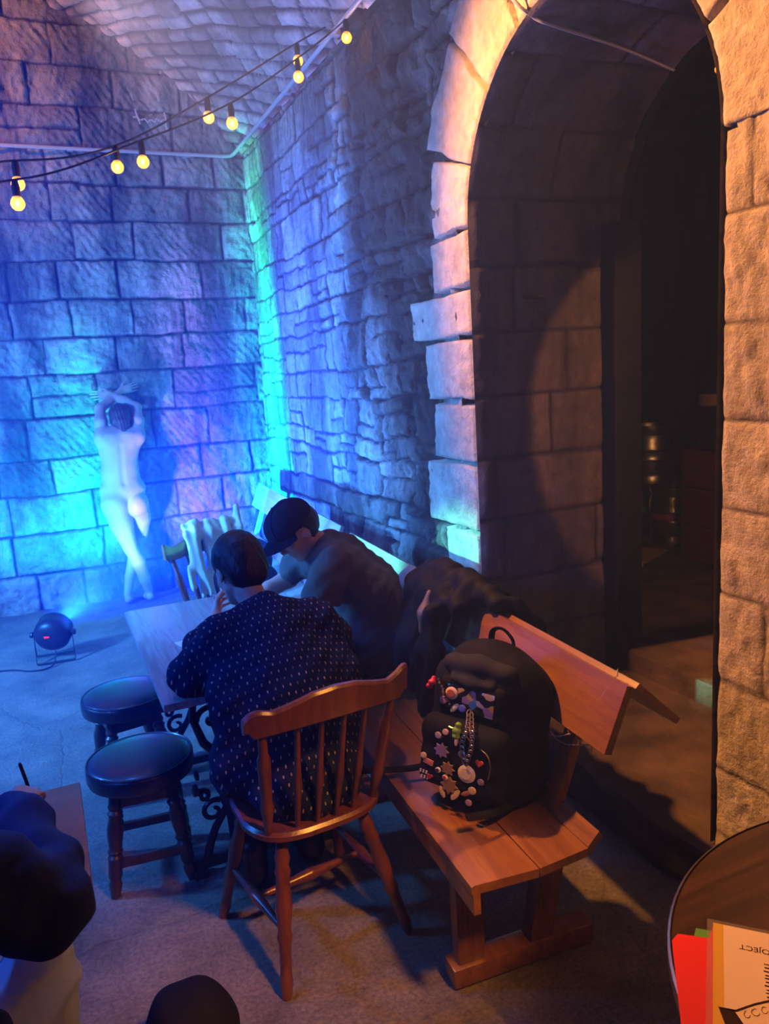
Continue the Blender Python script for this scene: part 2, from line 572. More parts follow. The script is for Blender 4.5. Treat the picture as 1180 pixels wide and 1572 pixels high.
# side wall: rubble
AY0, AY1, AZ = 1.69, 3.07, 2.35       # archway jambs and springing
AC, AR = (AY0 + AY1) / 2, (AY1 - AY0) / 2
Uc, Vc = grid(1.66, YB + .05, -0.05, 3.66, 0.0115)
rr = np.random.default_rng(4)
rows = [-0.2]
while rows[-1] < 3.9: rows.append(rows[-1] + rr.uniform(0.10, 0.27))
Vs = Vc + 0.0
H, T, D = masonry(Uc, Vs, rows, 0.12, 0.42, 15, joint=0.008, bulge=0.026, warp=0.026, split=0.42, rough=0.016, relief=0.020, tone_var=0.32)
far = np.clip((Uc - 4.0) / 1.2, 0, 1)     # the far end is smoother, pointed stone; the near part is rugged
H *= (1.25 - 0.85 * far)
H += 0.02 * fbm(Uc * 22, Vc * 5, 41, 3) * (1.15 - far)
# soot-blackened belt of stones between the archway and the cleaner far end
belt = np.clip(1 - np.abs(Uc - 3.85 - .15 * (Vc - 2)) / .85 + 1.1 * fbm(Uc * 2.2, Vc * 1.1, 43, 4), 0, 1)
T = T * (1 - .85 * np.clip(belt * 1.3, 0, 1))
near = np.clip(1 - (Uc - 3.5) / .5, 0, 1)
P = np.stack([XW + 0.045 + .035 * near, Uc, Vc], -1)
inside = ((np.abs(Uc - AC) < AR + .12) & (Vc < AZ)) | (np.hypot(Uc - AC, Vc - AZ) < AR + .12)
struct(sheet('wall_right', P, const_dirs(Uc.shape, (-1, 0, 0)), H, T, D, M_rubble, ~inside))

# near pier: big dressed blocks
PV, PH, PT, PD, off = [], [], [], [], 0
Uc, Vc = grid(-3.2, AY0, -0.02, 3.66, 0.012)
rows = [-.2, 0.22, 0.45, 0.74, 1.02, 1.286, 1.553, 1.823, 2.124, 2.62, 2.95, 3.3, 3.7]
H, T, D = masonry(Uc, Vc, rows, 0.62, 1.1, 31, joint=0.005, bulge=0.007, warp=0.006, rough=0.004, relief=0.003, tone_var=0.08)
H += 0.011 * fbm(Uc * 38, Vc * 16, 51, 3, .6)
edge = np.clip((AY0 - Uc) / 0.02, 0, 1)
H = H * edge - 0.015 * (1 - edge)
P = np.stack([np.full_like(Uc, XW + 0.012), Uc, Vc], -1)
arc_in = (np.hypot(Uc - AC, Vc - AZ) < AR + .05) & (Vc > AZ)
struct(sheet('wall_front', P, const_dirs(Uc.shape, (-1, 0, 0)), H, T, D, M_dressed, ~arc_in))


# archway surround: quoins and voussoirs, one dressed stone each
def surround():
    vs, fs, tone, mort = [], [], [], []
    rng = np.random.default_rng(3)

    def stone(fn, s0, s1, t0, t1, seed):
        nonlocal vs, fs
        ns, ntt = max(6, int((s1 - s0) / .014)), max(6, int((t1 - t0) / .014))
        S, Tt = np.meshgrid(np.linspace(0, 1, ns), np.linspace(0, 1, ntt), indexing='ij')
        jit = 0.006
        s = s0 + (s1 - s0) * S; t = t0 + (t1 - t0) * Tt
        # ragged outline
        s = s + jit * 2 * fbm(t * 7 + seed, S * 0, seed, 2) * (np.abs(S - .5) * 2)
        t = t + 0.03 * fbm(s * 8 + seed, Tt * 0, seed + 4, 2) * (Tt > .5) * (Tt - .5) * 2
        d = np.minimum(np.minimum(S, 1 - S) * (s1 - s0), np.minimum(Tt, 1 - Tt) * (t1 - t0))
        e = np.clip(d / 0.012, 0, 1); e = np.sqrt(e * (2 - e))
        h = -0.03 + 0.045 * e + 0.008 * fbm(s * 40, t * 16, seed, 3, .6) * e + 0.005 * fbm(s * 4, t * 4, seed + 2, 2)
        yy, zz = fn(s, t)
        base = len(vs)
        X = XW + 0.012 - h
        # skirt back into the wall
        for i in range(ns):
            for j in range(ntt):
                xx = X[i, j] + (0.11 if (i in (0, ns - 1) or j == ntt - 1) else 0)
                vs.append((xx, yy[i, j], zz[i, j])); tone.append(tone_); mort.append(float((1 - e[i, j]) * (0.8 if j != 0 else .15)))
        for i in range(ns - 1):
            for j in range(ntt - 1):
                a = base + i * ntt + j
                fs.append((a, a + ntt, a + ntt + 1, a + 1))

    # left jamb quoins (s = height, t = distance from the opening)
    zs = [0.17, 0.44, 0.757, 0.972, 1.30, 1.59, 1.883, 2.10, 2.351, 2.591]
    ts = [0.34, 0.50, 0.34, 0.50, 0.40, 0.46, 0.60, 0.36, 0.33]
    for k in range(8):
        tone_ = 1 + rng.uniform(-.1, .12)
        stone(lambda s, t: (AY1 + t, s), zs[k], zs[k + 1], 0.0, ts[k], 100 + k)
    # ring stones, angle measured from the left springing
    def ringfn(s, t):
        return AC + (AR + t) * np.cos(s), AZ + (AR + t) * np.sin(s)
    ths = [0.0, 0.36, 0.80, 1.18, 1.52, 1.86, 2.28, 2.70, 3.14]
    tts = [0.34, 0.42, 0.46, 0.44, 0.46, 0.46, 0.44, 0.42]
    for k in range(8):
        tone_ = 1 + rng.uniform(-.1, .12)
        # s runs in radians, scale so spacing stays fine
        ns = 22
        stone2(ringfn, ths[k] + .004, ths[k + 1] - .004, tts[k], 200 + k, vs, fs, tone, mort, tone_)
    me = bpy.data.meshes.new('trim_1')
    me.from_pydata(vs, [], fs)
    me.update()
    me.polygons.foreach_set('use_smooth', [True] * len(me.polygons))
    a = me.attributes.new('tone', 'FLOAT', 'POINT'); a.data.foreach_set('value', tone)
    a = me.attributes.new('mortar', 'FLOAT', 'POINT'); a.data.foreach_set('value', mort)
    me.materials.append(M_dressed)
    o = bpy.data.objects.new('trim_1', me); COL.objects.link(o)
    return struct(o)


def stone2(fn, a0, a1, w, seed, vs, fs, tone, mort, tone_):
    ns, nt_ = 34, 30
    S, Tt = np.meshgrid(np.linspace(0, 1, ns), np.linspace(0, 1, nt_), indexing='ij')
    s = a0 + (a1 - a0) * S; t = w * Tt
    s = s + 0.02 * fbm(t * 7 + seed, S * 0, seed, 2) * np.abs(S - .5) * 2
    t = t + 0.04 * fbm(s * 6 + seed, Tt * 0, seed + 4, 2) * np.clip(Tt - .5, 0, 1) * 2
    d = np.minimum(np.minimum(S, 1 - S) * (a1 - a0) * (AR + t), np.minimum(Tt, 1 - Tt) * w)
    e = np.clip(d / 0.013, 0, 1); e = np.sqrt(e * (2 - e))
    h = -0.03 + 0.045 * e + 0.008 * fbm(s * 30, t * 20, seed, 3, .6) * e
    yy, zz = fn(s, t)
    base = len(vs)
    X = XW + 0.012 - h
    for i in range(ns):
        for j in range(nt_):
            xx = X[i, j] + (0.11 if (i in (0, ns - 1) or j == nt_ - 1) else 0)
            vs.append((xx, yy[i, j], zz[i, j])); tone.append(tone_); mort.append(float((1 - e[i, j]) * (0.8 if j else .15)))
    for i in range(ns - 1):
        for j in range(nt_ - 1):
            a = base + i * nt_ + j
            fs.append((a, a + nt_, a + nt_ + 1, a + 1))


surround()

# passage through the side wall: jambs and barrel soffit in one sheet
XP = 2.66
PF = 0.17
Lj = AZ - PF
Ltot = 2 * Lj + math.pi * AR
Sg, Xg = grid(0, Ltot, XW, XP, 0.016)
rows = [XW - .3, XW + .28, XP + .4]
# rows follow the path so the joints run into the passage
H, T, D = masonry(Xg, Sg, np.concatenate([[-.1], np.arange(0.28, Ltot + .4, 0.29)]), 0.5, 0.9, 61, joint=0.008, bulge=0.010, warp=0.008, rough=0.006, relief=0.006, tone_var=0.15)
th = np.clip((Sg - Lj) / AR, 0, math.pi)
left = Sg < Lj
right = Sg > Lj + math.pi * AR
Yp = AC + AR * np.cos(th)
Zp = np.where(left, PF + Sg, np.where(right, PF + (Ltot - Sg), AZ + AR * np.sin(th)))
fade = np.clip((Xg - XW) / .03, 0, 1)
H = H * fade * np.clip((2.4 - th) / .5, 0, 1)
P = np.stack([Xg, Yp, Zp], -1)
Nn = np.stack([np.zeros_like(Xg), -np.cos(th), np.where(left | right, 0, -np.sin(th))], -1)
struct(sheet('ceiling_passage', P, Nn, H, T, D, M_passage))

# brick vault, bricks laid askew
th0 = math.atan2(3.60 - VC[1], XW - VC[0])
Ag, Yg = grid(th0 * VC[2], (math.pi - th0) * VC[2], -3.2, YB + .06, 0.02)
ang = R(27)
Ur = Yg * math.cos(ang) + Ag * math.sin(ang)
Vr = -Yg * math.sin(ang) + Ag * math.cos(ang)
rowsb = np.arange(Vr.min() - .1, Vr.max() + .2, 0.112)
Ho, To, Do = masonry(Ur, Vr, rowsb, 0.23, 0.30, 81, joint=0.014, bulge=0.022, warp=0.008, rough=0.008, relief=0.016, tone_var=0.5)
th = Ag / VC[2]
P = np.stack([VC[0] + (VC[2] + .02) * np.cos(th), Yg, VC[1] + (VC[2] + .02) * np.sin(th)], -1)
Nn = np.stack([-np.cos(th), np.zeros_like(th), -np.sin(th)], -1)
struct(sheet('ceiling', P, Nn, Ho, To, Do, M_brick))

# left wall and rear wall of the vault (outside the picture)
bm = bmesh.new()
add_box(bm, (-2.95, 1.8, 1.8), (0.2, 10.2, 3.7))
struct(bm_obj('wall_left', bm, M_rubble))
bm = bmesh.new()
add_box(bm, (-0.5, -3.3, 2.4), (5.0, 0.2, 5.0))
struct(bm_obj('wall_rear', bm, M_rubble))

# floor: worn concrete with patches and fine cracks
M_floor = bpy.data.materials.new('worn concrete floor')
M_floor.use_nodes = True
nt = M_floor.node_tree; N = nt.nodes; L = nt.links
b = N['Principled BSDF']; b.inputs['Roughness'].default_value = 0.62; b.inputs['Specular IOR Level'].default_value = 0.35
tc = N.new('ShaderNodeTexCoord')
n1 = N.new('ShaderNodeTexNoise'); n1.inputs['Scale'].default_value = 3.5; n1.inputs['Detail'].default_value = 10; n1.inputs['Roughness'].default_value = .7
n2 = N.new('ShaderNodeTexNoise'); n2.inputs['Scale'].default_value = 75; n2.inputs['Detail'].default_value = 6; n2.inputs['Roughness'].default_value = .75
L.new(tc.outputs['Object'], n1.inputs[0]); L.new(tc.outputs['Object'], n2.inputs[0])
r = N.new('ShaderNodeValToRGB')
r.color_ramp.elements[0].position = .3; r.color_ramp.elements[0].color = (.13, .11, .095, 1)
r.color_ramp.elements[1].position = .7; r.color_ramp.elements[1].color = (.33, .28, .235, 1)
L.new(n1.outputs['Fac'], r.inputs[0])
mx = N.new('ShaderNodeMix'); mx.data_type = 'RGBA'; mx.blend_type = 'MULTIPLY'; mx.inputs[0].default_value = .9
mr = N.new('ShaderNodeMapRange'); mr.inputs['From Min'].default_value = .35; mr.inputs['From Max'].default_value = .65; mr.inputs['To Min'].default_value = .45; mr.inputs['To Max'].default_value = 1.3
L.new(n2.outputs['Fac'], mr.inputs['Value']); L.new(r.outputs[0], mx.inputs[6]); L.new(mr.outputs[0], mx.inputs[7])
L.new(mx.outputs[2], b.inputs['Base Color'])
vo = N.new('ShaderNodeTexVoronoi'); vo.feature = 'DISTANCE_TO_EDGE'; vo.inputs['Scale'].default_value = 0.8
nw = N.new('ShaderNodeMix'); nw.data_type = 'VECTOR'; nw.inputs[0].default_value = .12
L.new(tc.outputs['Object'], nw.inputs[4]); L.new(n1.outputs['Color'], nw.inputs[5]); L.new(nw.outputs[1], vo.inputs['Vector'])
cm = N.new('ShaderNodeMapRange'); cm.inputs['From Min'].default_value = 0; cm.inputs['From Max'].default_value = .006
L.new(vo.outputs['Distance'], cm.inputs['Value'])
ad = N.new('ShaderNodeMath'); ad.operation = 'MULTIPLY_ADD'; ad.inputs[1].default_value = 0.5
L.new(n2.outputs['Fac'], ad.inputs[0]); L.new(n1.outputs['Fac'], ad.inputs[2])
ad2 = N.new('ShaderNodeMath'); ad2.operation = 'MULTIPLY_ADD'; ad2.inputs[1].default_value = 0.25
L.new(cm.outputs[0], ad2.inputs[0]); L.new(ad.outputs[0], ad2.inputs[2])
bp = N.new('ShaderNodeBump'); bp.inputs['Distance'].default_value = .016
L.new(ad2.outputs[0], bp.inputs['Height']); L.new(bp.outputs[0], b.inputs['Normal'])
bm = bmesh.new()
add_box(bm, (-0.5, 1.8, -0.1), (5.1, 10.4, 0.2))
struct(bm_obj('floor', bm, M_floor))

# passage floor slab with a rough kerb and a second step further in
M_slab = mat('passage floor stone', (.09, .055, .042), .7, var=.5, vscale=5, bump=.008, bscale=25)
Uc, Vc = grid(0.0, 1.0, AY0 - .01, AY1 + .01, 0.02)
bm = bmesh.new()
add_box(bm, (2.24, AC, PF / 2), (0.94, AY1 - AY0 + .3, PF), bevel=.02)
bmesh.ops.subdivide_edges(bm, edges=bm.edges, cuts=10, use_grid_fill=True)
for v in bm.verts:
    if v.co.x < 2.0:
        v.co.x += 0.03 * (math.sin(v.co.y * 9) * .5 + math.sin(v.co.y * 23 + v.co.z * 30) * .4)
        v.co.z += 0.01 * math.sin(v.co.y * 13 + 1) if v.co.z > .1 else 0
struct(bm_obj('floor_passage', bm, M_slab))
bm = bmesh.new()
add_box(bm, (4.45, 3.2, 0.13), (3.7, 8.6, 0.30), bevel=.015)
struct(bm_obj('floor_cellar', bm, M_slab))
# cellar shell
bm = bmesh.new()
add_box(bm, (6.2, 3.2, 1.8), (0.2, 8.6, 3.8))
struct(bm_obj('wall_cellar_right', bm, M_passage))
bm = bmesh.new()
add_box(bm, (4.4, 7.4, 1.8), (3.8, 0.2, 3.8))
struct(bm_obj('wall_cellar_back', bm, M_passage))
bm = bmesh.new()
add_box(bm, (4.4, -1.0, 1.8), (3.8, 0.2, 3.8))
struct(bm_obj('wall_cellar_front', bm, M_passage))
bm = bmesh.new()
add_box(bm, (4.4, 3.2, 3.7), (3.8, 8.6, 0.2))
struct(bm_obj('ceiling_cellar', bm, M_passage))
# cellar side of the thick wall, with the arch left open
bm = bmesh.new()
add_box(bm, (2.70, (AY1 + 7.4) / 2 + 0.0, 1.9), (0.06, 7.4 - AY1, 3.8))
add_box(bm, (2.70, (AY0 - 1.0) / 2, 1.9), (0.06, AY0 + 1.0, 3.8))
n = 20
for k in range(n):
    a0, a1 = math.pi * k / n, math.pi * (k + 1) / n
    y0, y1 = AC + AR * math.cos(a0), AC + AR * math.cos(a1)
    z0, z1 = AZ + AR * math.sin(a0), AZ + AR * math.sin(a1)
    pts = [(y0, z0), (y0, 3.8), (y1, 3.8), (y1, z1)]
    A = [bm.verts.new((2.67, y, z)) for y, z in pts]; B = [bm.verts.new((2.73, y, z)) for y, z in pts]
    bm.faces.new(A); bm.faces.new(B[::-1]); bm.faces.new((A[0], B[0], B[3], A[3]))
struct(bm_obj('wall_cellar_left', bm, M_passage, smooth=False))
# ------------------------------------------------------------------ smooth-blended body builder (distance field -> mesh)
class Flesh:
    def __init__(self, step=0.006, k=0.03):
        self.step, self.k, self.pr = step, k, []

    def cap(self, a, b, ra, rb=None, k=None, op='+', flat=None):
        """tapered limb from a to b; flat=(axis vector, factor) squeezes it along an axis"""
        self.pr.append((op, 'c', np.array(a, float), np.array(b, float), ra, ra if rb is None else rb, self.k if k is None else k, flat))
        return self

    def chain(self, pts, rs, k=None, op='+', flat=None):
        for i in range(len(pts) - 1):
            self.cap(pts[i], pts[i + 1], rs[i], rs[i + 1], k, op, flat)
        return self

    def ell(self, c, r, rot=None, k=None, op='+'):
        self.pr.append((op, 'e', np.array(c, float), np.array(r, float), rot, None, self.k if k is None else k, None))
        return self

    def mesh(self, name, m, parent=None, noise=None, origin=(0, 0, 0), relax=2):
        pad = 0.03
        lo, hi = np.full(3, 1e9), np.full(3, -1e9)
        boxes = []
        for p in self.pr:
            if p[1] == 'c':
                r = max(p[4], p[5]); a = np.minimum(p[2], p[3]) - r; b = np.maximum(p[2], p[3]) + r
            else:
                r = p[3].max(); a = p[2] - r; b = p[2] + r
            boxes.append((a, b))
            if p[0] == '+': lo = np.minimum(lo, a); hi = np.maximum(hi, b)
        lo -= pad; hi += pad
        s = self.step
        n = np.ceil((hi - lo) / s).astype(int) + 1
        F = np.full(n, 0.12, np.float32)
        ax = [lo[i] + s * np.arange(n[i]) for i in range(3)]
        for p, (a, b) in zip(self.pr, boxes):
            mg = p[6] + 0.035
            i0 = np.clip(((a - mg - lo) / s).astype(int), 0, n); i1 = np.clip(((b + mg - lo) / s).astype(int) + 2, 0, n)
            sl = tuple(slice(i0[i], i1[i]) for i in range(3))
            X, Y, Z = np.meshgrid(ax[0][sl[0]], ax[1][sl[1]], ax[2][sl[2]], indexing='ij')
            Q = np.stack([X, Y, Z], -1)
            if p[1] == 'c':
                A, B = p[2], p[3]
                if p[7] is not None:
                    fa, ff = np.array(p[7][0], float), p[7][1]
                    fa /= np.linalg.norm(fa)
                    mid = A
                    Q = mid + (Q - mid) + ((Q - mid) @ fa)[..., None] * fa * (1 / ff - 1)
                    B = mid + (B - mid) + ((B - mid) @ fa) * fa * (1 / ff - 1)
                d = B - A
                L2 = max(d @ d, 1e-9)
                t = np.clip(((Q - A) @ d) / L2, 0, 1)
                D = np.linalg.norm(Q - A - t[..., None] * d, axis=-1) - (p[4] + (p[5] - p[4]) * t)
                if p[7] is not None: D = D * min(1.0, (p[7][1] + 1) / 2)
            else:
                q = Q - p[2]
                if p[4] is not None: q = q @ np.array(p[4])     # columns of rot are the local axes
                k0 = np.linalg.norm(q / p[3], axis=-1); k1 = np.linalg.norm(q / p[3] ** 2, axis=-1)
                D = k0 * (k0 - 1) / np.maximum(k1, 1e-6)
            k = max(p[6], 1e-4)
            f = F[sl]
            if p[0] == '+':
                h = np.maximum(k - np.abs(f - D), 0) / k
                F[sl] = np.minimum(f, D) - h * h * k / 4
            else:
                h = np.maximum(k - np.abs(f + D), 0) / k
                F[sl] = np.maximum(f, -D) + h * h * k / 4
        if noise is not None:
            X, Y, Z = np.meshgrid(*ax, indexing='ij')
            F = F + noise(X, Y, Z)
        F[0] = F[-1] = 0.1; F[:, 0] = F[:, -1] = 0.1; F[:, :, 0] = F[:, :, -1] = 0.1
        ins = F < 0
        # surface nets
        c = np.zeros(np.array(F.shape) - 1, np.int8)
        for i in (0, 1):
            for j in (0, 1):
                for l in (0, 1):
                    c += ins[i:ins.shape[0] - 1 + i, j:ins.shape[1] - 1 + j, l:ins.shape[2] - 1 + l]
        act = (c > 0) & (c < 8)
        I = np.argwhere(act)
        vid = -np.ones(act.shape, int); vid[act] = np.arange(len(I))
        acc = np.zeros((len(I), 3)); cnt = np.zeros(len(I))
        cor = [(i, j, l) for i in (0, 1) for j in (0, 1) for l in (0, 1)]
        for a in cor:
            for ax_ in range(3):
                if a[ax_]: continue
                b = list(a); b[ax_] = 1
                fa = F[I[:, 0] + a[0], I[:, 1] + a[1], I[:, 2] + a[2]]; fb = F[I[:, 0] + b[0], I[:, 1] + b[1], I[:, 2] + b[2]]
                mm = (fa < 0) != (fb < 0)
                t = np.where(mm, fa / np.where(mm, fa - fb, 1), 0)
                pt = np.array(a, float)[None] + np.zeros((len(I), 3)); pt[:, ax_] += t
                acc[mm] += pt[mm]; cnt[mm] += 1
        V = (I + acc / cnt[:, None]) * s + lo
        quads = []
        for ax_ in range(3):
            d = [0, 0, 0]; d[ax_] = 1
            A = ins[:ins.shape[0] - d[0], :ins.shape[1] - d[1], :ins.shape[2] - d[2]]
            B = ins[d[0]:, d[1]:, d[2]:]
            E = np.argwhere(A != B)
            o1, o2 = [(1, 2), (2, 0), (0, 1)][ax_]
            ok = (E[:, o1] > 0) & (E[:, o2] > 0)
            E = E[ok]
            e1 = np.zeros(3, int); e1[o1] = 1
            e2 = np.zeros(3, int); e2[o2] = 1
            g = lambda Q: vid[Q[:, 0], Q[:, 1], Q[:, 2]]
            q = np.stack([g(E - e1 - e2), g(E - e2), g(E), g(E - e1)], -1)
            fl = A[E[:, 0], E[:, 1], E[:, 2]]
            q[~fl] = q[~fl][:, ::-1]
            quads.append(q)
        q = np.concatenate(quads)
        q = q[(q >= 0).all(1)]
        for _ in range(relax):
            S = np.zeros_like(V); C = np.zeros(len(V))
            for a, b in ((0, 1), (1, 2), (2, 3), (3, 0)):
                np.add.at(S, q[:, a], V[q[:, b]]); np.add.at(C, q[:, a], 1)
                np.add.at(S, q[:, b], V[q[:, a]]); np.add.at(C, q[:, b], 1)
            V = V * 0.5 + 0.5 * S / np.maximum(C, 1)[:, None]
        # keep only the largest connected piece
        lab = np.arange(len(V))
        while True:
            m4 = lab[q].min(1)
            new = lab.copy()
            for a in range(4): np.minimum.at(new, q[:, a], m4)
            new = new[new]
            if (new == lab).all(): break
            lab = new
        u, ct = np.unique(lab, return_counts=True)
        main = u[ct > 60]
        kf = np.isin(lab[q[:, 0]], main)
        q = q[kf]
        used = np.unique(q); rm = -np.ones(len(V), int); rm[used] = np.arange(len(used))
        V = V[used] - np.array(origin); q = rm[q]
        me = bpy.data.meshes.new(name)
        me.vertices.add(len(V)); me.vertices.foreach_set('co', V.astype(np.float32).ravel())
        me.loops.add(len(q) * 4); me.loops.foreach_set('vertex_index', q.astype(np.int32).ravel())
        me.polygons.add(len(q)); me.polygons.foreach_set('loop_start', np.arange(0, len(q) * 4, 4, dtype=np.int32))
        me.update(calc_edges=True); me.validate()
        me.polygons.foreach_set('use_smooth', [True] * len(me.polygons))
        me.materials.append(m)
        o = bpy.data.objects.new(name, me); COL.objects.link(o)
        if parent: o.parent = parent
        return o


def n3(v): return np.array(v, float) / np.linalg.norm(v)


def hand(F, wrist, d, nrm, side, curl=0.5, sc=1.0, spread=0.10, curls=None):
    """palm and five fingers; d = fingers' direction, nrm = direction the palm faces, side=+1/-1 thumb side"""
    w = np.array(wrist, float); d = n3(d); nrm = np.array(nrm, float); nrm = n3(nrm - d * (nrm @ d))
    s = np.cross(nrm, d) * side          # towards the thumb
    kk = 0.008 * sc
    for off, r0, r1, ln in ((-0.028, .011, .011, .080), (-0.010, .013, .012, .086), (0.010, .013, .012, .088), (0.027, .012, .011, .084)):
        F.cap(w + s * off * 0.55 * sc, w + d * ln * sc + s * off * sc, r0 * sc * 1.1, r1 * sc, k=0.014 * sc)
    lens = [(-0.030, (.030, .020, .018)), (-0.010, (.040, .026, .020)), (0.010, (.044, .028, .021)), (0.029, (.038, .024, .020))]
    for i, (off, seg) in enumerate(lens):
        c = curl if curls is None else curls[i]
        p = w + d * (0.082 + (0.006 if i in (1, 2) else 0)) * sc + s * off * sc
        a = 0.25 * c
        dd0 = n3(d + s * (off / 0.03) * spread)
        r = (.0088 if i else .0076) * sc
        for j, L in enumerate(seg):
            a += c * (0.55 if j else 0.35)
            dd = n3(dd0 * math.cos(a) + nrm * math.sin(a))
            q = p + dd * L * sc
            F.cap(p, q, r, r * 0.9, k=kk * .6)
            p = q; r *= 0.92
    # thumb from the side of the palm
    p = w + d * 0.022 * sc + s * 0.026 * sc + nrm * .006 * sc
    q = p + n3(d * 0.75 + s * 0.75 + nrm * .25) * 0.036 * sc
    F.cap(p, q, .0135 * sc, .011 * sc, k=0.012 * sc)  # blue light put into the haze colour so dark areas turn navy
    r_ = q + n3(d * 0.95 + s * 0.25 + nrm * (.2 + curl * .4)) * 0.030 * sc
    F.cap(q, r_, .0105 * sc, .0095 * sc, k=kk)
    F.cap(r_, r_ + n3(d * 1.0 + s * 0.0 + nrm * (.2 + curl * .5)) * 0.022 * sc, .0095 * sc, .0082 * sc, k=kk)


def axes(face, up):
    """rotation with columns right, forward(face), up"""
    f = n3(face); u = np.array(up, float); u = n3(u - f * (u @ f)); r = np.cross(f, u)
    return np.stack([r, f, u], 1)


def head(F, c, face, up, sc=1.0, neck=None, nr=0.055):
    """c = centre of the skull"""
    c = np.array(c, float); A = axes(face, up)
    P = lambda r, f, u: c + A @ (np.array([r, f, u]) * sc)
    F.ell(P(0, -.012, .018), np.array([.074, .094, .090]) * sc, A, k=.01)       # cranium
    F.ell(P(0, .030, -.045), np.array([.056, .058, .070]) * sc, A, k=.03)       # face
    F.cap(P(0, .058, -.092), P(0, .066, -.096), .021 * sc, .018 * sc, k=.02)    # chin
    for s in (-1, 1):
        F.cap(P(s * .048, .0, -.065), P(s * .022, .055, -.095), .020 * sc, .016 * sc, k=.02)   # jaw
        F.ell(P(s * .036, .062, -.028), np.array([.020, .014, .016]) * sc, A, k=.02)  # cheek
        F.ell(P(s * .030, .086, .004), np.array([.016, .010, .009]) * sc, A, k=.006, op='-')  # eye socket
        F.ell(P(s * .030, .076, .003), np.array([.0125, .011, .009]) * sc, A, k=.003)  # eyeball and lids
        F.ell(P(s * .030, .078, .022), np.array([.020, .010, .005]) * sc, A, k=.01)   # brow
        F.ell(P(s * .076, -.008, -.014), np.array([.008, .018, .031]) * sc, A, k=.006)  # ear
        F.ell(P(s * .083, -.002, -.010), np.array([.005, .009, .016]) * sc, A, k=.004, op='-')
    F.cap(P(0, .080, .008), P(0, .102, -.028), .0075 * sc, .0115 * sc, k=.010)  # nose
    for s in (-1, 1): F.ell(P(s * .010, .094, -.033), np.array([.009, .009, .007]) * sc, A, k=.006)
    F.cap(P(-.017, .082, -.056), P(.017, .082, -.056), .0065 * sc, .0065 * sc, k=.006)   # upper lip
    F.cap(P(-.014, .080, -.067), P(.014, .080, -.067), .0070 * sc, .0070 * sc, k=.006)   # lower lip
    F.ell(P(0, .092, -.0615), np.array([.022, .006, .0018]) * sc, A, k=.002, op='-')
    if neck is not None:
        F.cap(P(0, -.020, -.055), neck, nr, nr * 1.12, k=.03)
    return P, A


def skin_mat(name, col, col2):
    m = mat(name, col, .5, spec=.4, var=0, color2=col2, vscale=9, bump=.0006, bscale=220)
    b = m.node_tree.nodes['Principled BSDF']
    b.inputs['Subsurface Weight'].default_value = .12
    b.inputs['Subsurface Radius'].default_value = (.02, .008, .004)
    return m


def hair_mat(name, c):
    return mat(name, c, .45, var=.5, vscale=60, bump=.0025, bscale=150, stretch=(1, 1, .25))


M_skin_pale = skin_mat('pale skin', (.40, .31, .27), (.47, .36, .31))
M_skin = skin_mat('light skin', (.58, .37, .27), (.64, .42, .31))
M_hair_dark = hair_mat('dark hair', (.011, .009, .012))
M_hair_brown = hair_mat('brown hair', (.05, .032, .024))

# ------------------------------------------------------------------ standing life model, back to us, arms crossed on the wall
# The figure leans on the end wall, weight on one leg, the other crossed over
model = empty('person', (0.58, 6.5, 0))
F = Flesh(0.0055, .03)
pel = np.array([.565, 6.42, .87])
# torso
F.ell((.558, 6.43, 1.27), (.148, .088, .20), k=.03)                 # rib cage
F.ell((.575, 6.425, 1.345), (.150, .070, .10), k=.04)               # upper back
F.ell((.553, 6.44, 1.09), (.146, .095, .14), k=.05)                 # waist
F.ell((.555, 6.44, .955), (.178, .108, .12), k=.05)                 # hips
F.ell((.480, 6.41, .850), (.108, .105, .118), k=.03)                # buttocks
F.ell((.645, 6.42, .835), (.094, .105, .108), k=.012)
F.ell((.555, 6.56, 1.02), (.115, .06, .15), k=.05)                  # belly
for s in (-1, 1): F.ell((.570 + s * .072, 6.515, 1.29), (.060, .05, .06), k=.03)
# back furrow and shoulder blades
F.cap((.568, 6.328, 1.30), (.562, 6.333, 1.02), .008, .010, k=.030, op='-')
F.cap((.568, 6.293, .90), (.572, 6.305, .76), .004, .008, k=.012, op='-')
for s in (-1, 1): F.ell((.575 + s * .075, 6.365, 1.355), (.042, .018, .055), k=.03)
# neck and head between the arms
F.cap((.585, 6.44, 1.38), (.596, 6.47, 1.46), .056, .052, k=.03)
hp, hA = head(F, (.605, 6.50, 1.515), (.02, 1, -.38), (.0, .38, 1), .97)
# arms: upper arms up beside the head, forearms crossing
F.chain([(.450, 6.42, 1.385), (.455, 6.46, 1.50), (.468, 6.535, 1.605)], [.056, .045, .038], k=.03)
F.chain([(.468, 6.535, 1.605), (.55, 6.60, 1.660), (.645, 6.655, 1.728)], [.039, .036, .024], k=.02)
F.chain([(.712, 6.42, 1.37), (.735, 6.46, 1.49), (.745, 6.535, 1.595)], [.056, .045, .038], k=.03)
F.chain([(.745, 6.535, 1.595), (.66, 6.575, 1.655), (.572, 6.62, 1.705)], [.039, .036, .024], k=.02)
F.cap((.52, 6.42, 1.385), (.450, 6.42, 1.385), .055, .056, k=.04)
F.cap((.63, 6.42, 1.385), (.705, 6.42, 1.38), .055, .056, k=.04)
F.cap((.515, 6.44, 1.25), (.452, 6.44, 1.36), .06, .05, k=.04)
F.cap((.63, 6.44, 1.25), (.705, 6.44, 1.35), .06, .05, k=.04)
hand(F, (.648, 6.660, 1.730), (.9, .10, .25), (0, 1, -.1), -1, .22, .92, spread=.12)
hand(F, (.568, 6.625, 1.708), (-.95, .25, .02), (0, 1, -.1), 1, .22, .92, spread=.12)
